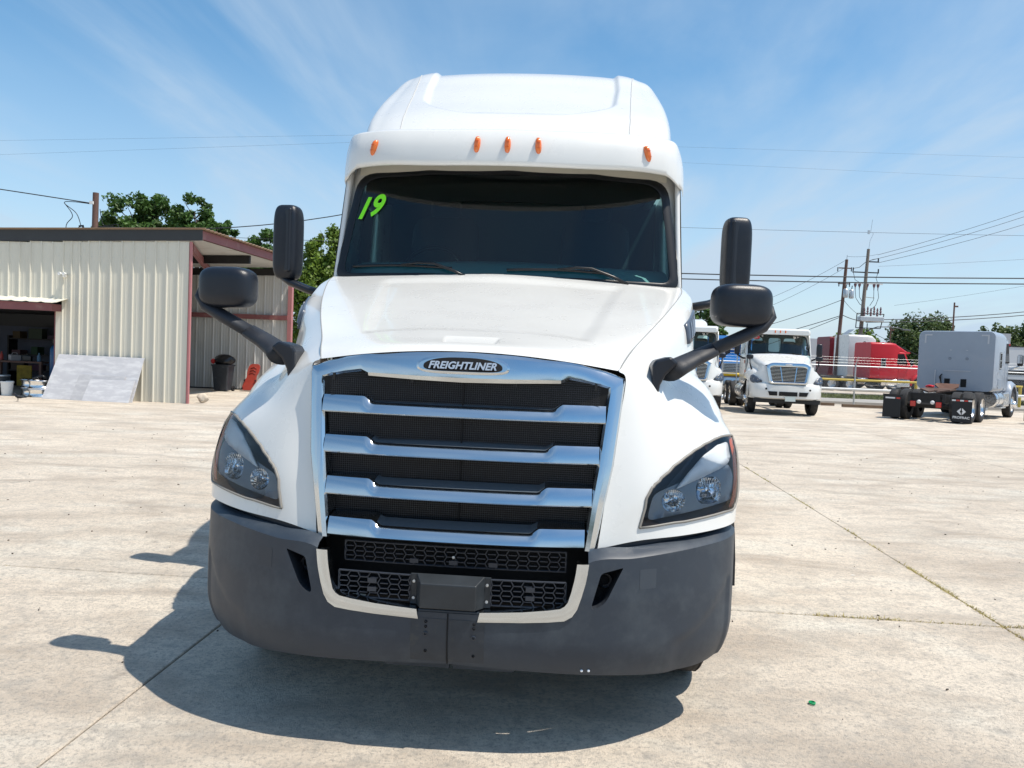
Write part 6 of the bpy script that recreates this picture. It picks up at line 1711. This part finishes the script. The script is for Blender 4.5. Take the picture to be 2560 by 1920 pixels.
# box trailer between the day cab and the dark red truck
bxm = mat('trailer_white', (.52, .53, .55), .5, var=.05, vscale=.6)
bt_ = empty('box_trailer', (26.4, 70, 0)); tag(bt_, 'plain pale box trailer seen between the day cab and the dark red truck', 'trailer')
t = MB(); loft(t, [(-1.3, 2.6, 1.1, 4.1, .04), (8, 2.6, 1.1, 4.1, .04)]); t.build('box', bxm, bt_)
MB().box2((-2.6, -1.32, .95), (2.6, 8, 1.1)).build('under_rail', frame_blk, bt_)
for s_ in (-1, 1): wheel(bt_, s_ * 1.1, 6.5, .5, .5, out=s_)
# white sleeper behind the near day cab and a blue truck
ws2 = sleeper(white, 3.35, False, False, name='white_sleeper_truck'); ws2.location = (6.2, 28.6, 0); ws2.rotation_euler = (0, 0, rad(-8)); tag(ws2, 'white sleeper truck mostly hidden behind the foreground truck and its mirror', 'truck')
bl = sleeper(blue_p, 2.95, False, False, name='blue_sleeper_truck'); bl.location = (10.6, 37.0, 0); bl.rotation_euler = (0, 0, rad(-10)); tag(bl, 'blue truck glimpsed between the two white day cabs', 'truck')
# grey white travel trailer at right edge
rv = empty('travel_trailer', (30.2, 40.5, 0), rad(-1)); tag(rv, 'grey white travel trailer with dark stripes cut off by the right edge', 'trailer')
t = MB(); loft(t, [(-1.2, 5.0, .55, 3.05, .08), (1.2, 5.0, .55, 3.05, .08)]); t.build('body', bxm, rv)
for z0, z1 in ((1.62, 1.84), (.62, 1.38)): MB().box2((-5.01, -1.215, z0), (5.01, -1.19, z1)).build('dark_stripe', frame_blk, rv)
MB().box2((-5.05, -1.22, 3.03), (5.05, 1.2, 3.08)).build('roof_edge', frame_blk, rv)
MB().box2((-3.9, -1.225, 1.95), (-3.2, -1.2, 2.6)).build('window', dkglass, rv)
for x in (-.5, .5): wheel(rv, x + 1, -1.0, .38, .24, out=-1)
# small sign above it
sg_ = empty('roof_sign', (32.9, 52, 0)); tag(sg_, 'small white and red lettered sign above the travel trailer', 'sign')
MB().box((0, 0, 3.9), (.75, .06, .9)).build('board', mat('sign_face', (.45, .45, .47), .5), sg_)
MB().box((0, -.04, 3.55), (.75, .02, .22)).build('red_band', red_p, sg_); MB().box((-.65, 0, 3.75), (.45, .06, 1.0)).build('dark_board', frame_blk, sg_)
for x in (-.3, .3): MB().box2((x - .04, -.04, 0), (x + .04, .04, 3.4)).build('post', steel, sg_)
# another truck's mud flap at the right frame edge
mf = MB(); mf.box2((-.5, -.02, .12), (.3, .02, .62)); mf.box2((.0, 0, .62), (1.5, .5, .8)); mo = mf.build('cutoff_mud_flap', flap); mo.location = (17.5, 25.6, 0); tag(mo, 'black mud flap and bar of another truck cut off by the right edge', 'mud flap')
# far buildings
tanw = mat('tan_wall', (.36, .31, .23), .8, var=.08); whw = mat('white_wall', (.66, .66, .64), .7)
fb_ = empty('stepped_building', (46.5, 92, 0)); tag(fb_, 'tan and white building with stepped parapet beyond the red truck', 'building')
for k, (x0, x1, z) in enumerate([(-3.0, -1.2, 4.3), (-1.2, .4, 3.4), (.4, 1.6, 2.7), (1.6, 2.6, 2.1)]): MB().box2((x0, 0, 0), (x1, 8, z)).build('tan_block', tanw, fb_)
for k, (x0, x1, z) in enumerate([(-.6, 6.5, 3.75)]): MB().box2((x0, 1.0, 0), (x1, 8.2, z)).build('white_block', whw, fb_)
MB().box2((-2.5, -.6, 1.55), (1.5, -.02, 1.65)).build('awning', whw, fb_)
lowb = MB(); lowb.box2((-40, 0, 0), (10, 12, 3.0)); lb_ = lowb.build('warehouse', mat('warehouse_grey', (.34, .35, .36), .7, var=.05)); lb_.location = (8, 130, 0); tag(lb_, 'long low grey warehouse far behind the parked trucks', 'building')
# distant treeline masses
for k, (x, y, w_) in enumerate([(-60, 110, 4), (-45, 120, 5), (-70, 95, 4), (60, 120, 5), (75, 125, 5), (90, 115, 5), (12, 140, 4), (28, 150, 5)]):
    tree(x, y, 0, [(0, 0, 3.6, w_, 2.4), (w_ * .8, 0, 3.0, w_ * .7, 2.0), (-w_ * .8, 0, 3.0, w_ * .7, 2.0)], 3500, .35, leafC, 'distant dark green tree, number ' + ['one','two','three','four','five','six','seven','eight'][k] + ' of the far horizon row', 60 + k, .3, group='distant trees')

# ================================================================== FENCE AND RAILS
fe = empty('chain_link_fence', (0, 34.3, 0)); tag(fe, 'galvanised chain link fence with barbed wire along the verge', 'fence')
for k in range(9):
    x = 9.28 + k * 2.95
    q = MB(); q.cyl((x, 0, 0), (x, 0, 1.74), .036, n=12); q.lathe([(.04, 1.74), (.04, 1.77), (.001, 1.80)], (x, 0, 0), 'z', 12); po_ = q.build('post', steel, fe, smooth=50)
    MB().tube([(x, 0, 1.76), (x, -.22, 2.12)], .016, 6).build('barb_arm', steel, po_)
MB().cyl((6, 0, 1.72), (34, 0, 1.72), .024, n=10).build('top_rail', steel, fe, smooth=50)
for z, y in ((1.86, -.06), (1.98, -.13), (2.10, -.20)): MB().cyl((6, y, z), (34, y, z), .0022, n=4).build('barbed_wire', steel, fe)
wv = []; wf = []
def wire(a, b, r=.0022):
    k = len(wv); wv.extend([(a[0], a[1], a[2] - r), (b[0], b[1], b[2] - r), (b[0], b[1], b[2] + r), (a[0], a[1], a[2] + r)]); wf.append((k, k + 1, k + 2, k + 3))
    k = len(wv); wv.extend([(a[0], a[1] - r, a[2]), (b[0], b[1] - r, b[2]), (b[0], b[1] + r, b[2]), (a[0], a[1] + r, a[2])]); wf.append((k, k + 1, k + 2, k + 3))
H_ = 1.62; x = 4.5
while x < 34:
    wire((x, .03, .08), (x + H_, .03, 1.70)); wire((x + H_, .035, .08), (x, .035, 1.70)); x += .076
mesh_obj('chain_link', wv, wf, steel, fe)['kind'] = 'stuff'
wp_ = mat('white_pipe', (.62, .63, .62), .5, var=.05, vscale=3); yp_ = mat('yellow_pipe', (.50, .36, .03), .5, var=.08, vscale=3)
r1 = empty('white_pipe_rail', (0, 33.9, 0)); tag(r1, 'long white pipe rail running in front of the chain link fence', 'rail')
MB().cyl((11, 0, .70), (40, 0, .70), .058, n=14).build('rail', wp_, r1, smooth=50)
for k in range(6): MB().cyl((12.6 + k * 4.6, 0, 0), (12.6 + k * 4.6, 0, .68), .055, n=12).build('post', wp_, r1, smooth=50)
r2 = empty('yellow_pipe_rail', (0, 36.4, 0)); tag(r2, 'long yellow pipe rail behind the chain link fence', 'rail')
MB().cyl((11, 0, 1.07), (24, 0, 1.07), .052, n=14).build('rail', yp_, r2, smooth=50)
for k in range(3): MB().cyl((14.1 + k * 4.9, 0, 0), (14.1 + k * 4.9, 0, 1.05), .065, n=12).build('post', yp_, r2, smooth=50)
wood_t = mat('wheel_stop_timber', (.16, .11, .075), .9, var=.3, vscale=6)
for k, (x0, y0, l, lb) in enumerate([(13.45, 32.9, .55, 'short brown timber wheel stop on the left by the fence post'), (14.75, 32.2, 1.9, 'long brown timber wheel stop on the right by the fence post')]):
    q = MB(); q.box((0, 0, .06), (l, .16, .12)); o = q.build('wheel_stop', wood_t, bevel=.01); o.location = (x0, y0, 0); o.rotation_euler = (0, 0, -.06); tag(o, lb, 'wheel stop', 'timber wheel stops')

# ================================================================== POLES AND WIRES
p1_ = empty('utility_pole', (25.30, 60, 0)); tag(p1_, 'dark wooden utility pole with two small transformers beyond the fence', 'utility pole', 'utility poles')
MB().cyl((-.35, 0, 0), (.10, 0, 9.96), .16, .11, n=12).build('pole', wood, p1_, smooth=50)
for dx_, dz in ((.05, 7.0), (.50, 6.95)):
    t = MB(); t.lathe([(.001, 0), (.17, .02), (.19, .1), (.19, .62), (.12, .70), (.001, .72)], (dx_ - .0, -.25, dz), 'z', 14); t.build('transformer', steel, p1_, smooth=50)
    MB().cyl((dx_, -.25, dz + .7), (dx_ + .03, -.25, dz + 1.0), .035, n=8).build('bushing', rubber_seal, p1_)
for z in (8.1, 9.3): MB().box((.0, 0, z), (.95, .06, .08)).build('crossarm', wood, p1_)
for x, z in ((-.4, 8.2), (.42, 8.2), (-.55, 9.35), (.5, 9.38)): MB().cyl((x, 0, z), (x, 0, z - .32), .04, n=8).build('insulator', rubber_seal, p1_)
MB().cyl((.1, 0, 9.9), (.12, 0, 10.3), .025, n=6).build('pin', steel, p1_)
p2_ = empty('utility_pole', (29.2, 65, 0)); tag(p2_, 'tall grey wooden utility pole with switchgear, street lamp arm and antenna', 'utility pole', 'utility poles')
MB().cyl((-.35, 0, 0), (.08, 0, 11.6), .20, .12, n=14).build('pole', wood_g, p2_, smooth=50)
MB().tube([(.1, 0, 11.6), (.17, 0, 12.3), (.42, 0, 12.9), (.18, 0, 13.0), (.28, 0, 14.05)], .018, 5).build('antenna', steel, p2_); MB().box((.02, 0, 13.0), (.16, .1, .3)).build('antenna_box', steel, p2_)
for z, x0, x1 in ((10.55, -.05, 1.0), (9.65, -1.15, 1.05)):
    MB().box(((x0 + x1) / 2, 0, z), (x1 - x0, .09, .09)).build('crossarm', frame_blk, p2_)
MB().box((.28, 0, 8.72), (2.3, .09, .10)).build('crossarm', wpl, p2_)
for x, z in ((.95, 10.75), (-1.1, 9.9), (1.0, 9.85)): MB().cyl((x, 0, z - .18), (x, 0, z + .12), .055, n=8).build('insulator', frame_blk, p2_)
for x in (-.85, -.50, .15, .72, 1.05): MB().lathe([(.12, .1), (.11, -.05), (.04, -.22), (.03, -.42)], (x, 0, 8.6), 'z', 10).build('fuse_cutout', mat('cutout_brown', (.16, .09, .10), .5) if x == -.85 else bpy.data.materials['cutout_brown'], p2_, smooth=50)
for pts in ([(-.85, 0, 8.3), (-.75, 0, 7.5), (-.4, 0, 7.0), (.05, 0, 6.75)], [(-.5, 0, 8.3), (-.45, 0, 7.6), (-.1, 0, 7.05)], [(.15, 0, 8.3), (-.2, 0, 7.8), (.1, 0, 7.6), (.8, 0, 7.55)], [(.72, 0, 8.3), (.75, 0, 7.4), (.45, 0, 6.9)], [(1.05, 0, 8.3), (1.15, 0, 7.6), (.95, 0, 6.95), (.6, 0, 6.6)], [(-1.1, 0, 9.7), (-.9, 0, 9.0), (-.5, 0, 8.8)], [(1.0, 0, 9.7), (.85, 0, 9.2), (1.0, 0, 8.8)], [(-1.1, 0, 9.95), (-.6, 0, 10.05), (-.1, 0, 10.5), (.5, 0, 10.75), (.95, 0, 10.85)]):
    MB().tube(pts, .022, 4).build('jumper_cable', rubber_seal, p2_)
t = MB(); t.box((.45, -.3, 5.75), (2.0, .6, .42)); t.build('switch_cabinet', steel, p2_, bevel=.05)
fr_ = MB()
for a, b in (((-.7, 6.2), (1.55, 6.2)), ((-.75, 5.0), (1.3, 5.0)), ((-.7, 6.2), (-.75, 5.0)), ((1.55, 6.2), (1.3, 5.0)), ((.2, 5.4), (.2, 5.0))): fr_.tube([(a[0], -.3, a[1]), (b[0], -.3, b[1])], .04, 5)
fr_.build('cabinet_frame', frame_blk, p2_)
for k in range(6): 
    x = -.1 + k * .27; MB().lathe([(.05, 0), (.10, .1), (.05, .2), (.10, .3), (.05, .4), (.08, .5), (.03, .7)], (x, -.3, 6.0 + .1 * (k % 2)), 'z', 10).build('bushing', bpy.data.materials['cutout_brown'], p2_)
MB().tube([(.0, 0, 4.4), (.4, 0, 4.85), (1.2, 0, 5.15), (2.2, 0, 5.2), (3.0, 0, 5.12), (3.3, 0, 5.05)], [.06, .05, .045, .04, .04, .04], 8).build('lamp_arm', dark_steel, p2_, smooth=True)
MB().box((3.6, 0, 5.0), (.7, .22, .12), ry=.06).build('lamp_head', dark_steel, p2_, bevel=.03)
for (x, y, h_, lb) in ((33.9, 60, 7.0, 'thin dark pole rising behind the grey sleeper roof, right one of two'), (32.0, 66, 5.3, 'short thin pole rising behind the grey sleeper roof, left one of two'), (9.35, 42, 4.2, 'thin distant pole above the white day cab roof'), (3.45*4.0, 55, 4.3, 'thin dark pole right of the white day cab mirror')):
    q = MB(); q.cyl((0, 0, 0), (0, 0, h_), .07, .06, n=8); q.box((.15, 0, h_ - .3), (.3, .05, .12)); o = q.build('thin_pole', wood); o.location = (x, y, 0); tag(o, lb, 'pole', 'thin poles')

q = MB(); q.cyl((0, 0, 0), (0, 0, 8.2), .12, .10, n=10); o = q.build('utility_pole', wood); o.location = (-3.9, 32.1, 0); tag(o, 'brown wooden pole hidden behind the foreground truck, carrying the twisted cable', 'utility pole', 'utility poles')
def cable(a, b, sag, r, label, group='overhead wires'):
    A, B = Vector(a), Vector(b); ps = []
    for t in np.linspace(0, 1, 15): p = A.lerp(B, t); p.z -= sag * 4 * t * (1 - t); ps.append(p)
    o = MB().tube(ps, r, 5).build('overhead_wire', wire_m); tag(o, label, 'wire', group); return o
wire_m = mat('wire_dark', (.03, .033, .037), .6)
cable((-70, 70, 17.6), (-3, 70, 21.3), 0, .006, 'upper of two thin wires crossing the sky left of the truck roof')
cable((-70, 70, 15.9), (-3, 70, 20.9), 0, .006, 'lower of two thin wires crossing the sky left of the truck roof')
cable((-3, 70, 20.6), (70, 70, 21.3), 0, .005, 'upper of two faint wires right of the truck visor')
cable((-3, 70, 19.5), (70, 70, 19.0), 0, .005, 'lower of two faint wires right of the truck visor')
cable((0, 70, 13.5), (80, 70, 15.1), .3, .014, 'thin level wire crossing just below the pole antenna')
cable((-10, 38, 5.9), (60, 38, 8.6), .9, .030, 'upper of two thick dark level cables right of the truck')
cable((-10, 38, 5.65), (60, 38, 8.3), .9, .030, 'lower of two thick dark level cables right of the truck')
cable((30.1, 65, 11.15), (66, 65, 26.5), 1.1, .018, 'highest of three wires rising right from the tall grey pole')
cable((29.3, 65, 10.6), (66, 65, 25.5), 1.1, .018, 'middle of three wires rising right from the tall grey pole')
cable((30.2, 65, 10.5), (66, 65, 24.4), 1.1, .018, 'lowest of three wires rising right from the tall grey pole')
cable((30.2, 65, 10.2), (62, 65, 13.5), .2, .009, 'faint wire running right just under the three rising wires')
cable((31.7, 65, 7.0), (60, 65, 13.4), .4, .010, 'thin wire rising right from the street lamp')
cable((29.4, 65, 5.7), (62, 65, 10.8), .9, .035, 'upper thick cable running right from the tall grey pole')
cable((29.4, 65, 5.5), (62, 65, 10.4), .9, .035, 'lower thick cable running right from the tall grey pole')
cable((29.2, 65, 5.0), (40, 70, 1.5), 0, .020, 'guy wire slanting down right from the tall grey pole')
cable((25.2, 60, 6.85), (10, 60, 2.2), .5, .022, 'sagging wire leaving the dark pole to the left, highest one')
cable((25.2, 60, 5.65), (10, 60, 1.6), .4, .028, 'sagging cable leaving the dark pole to the left, middle one')
cable((25.2, 60, 5.55), (12, 60, .6), .3, .022, 'sagging cable leaving the dark pole to the left, lowest one')
cable((25.4, 60, 9.96), (14, 60, 4.6), .5, .012, 'thin wire dropping left from the top of the dark pole')
cable((25.4, 60, 9.4), (14, 60, 3.9), .5, .012, 'second thin wire dropping left from the dark pole crossarm')
cable((25.4, 60, 10.2), (30.1, 65, 11.2), .1, .012, 'short wire linking the tops of the two utility poles')
cable((25.3, 60, 5.7), (29.2, 65, 5.6), .1, .030, 'short thick cable linking the two utility poles')
cable((25.3, 60, 6.9), (29.0, 65, 6.0), .15, .015, 'short thin cable linking the two utility poles')
cable((-34, 30, 8.6), (-17.5, 32, 7.12), -.05, .022, 'twisted cable from the left frame edge to the brown pole')
cable((-17.3, 32, 6.2), (-4, 32, 7.9), .55, .020, 'twisted cable running from the brown pole behind the mirror')
cable((-17.3, 32, 6.1), (-5, 33, 6.2), .12, .010, 'thin cable skimming the shed roof behind the trees')
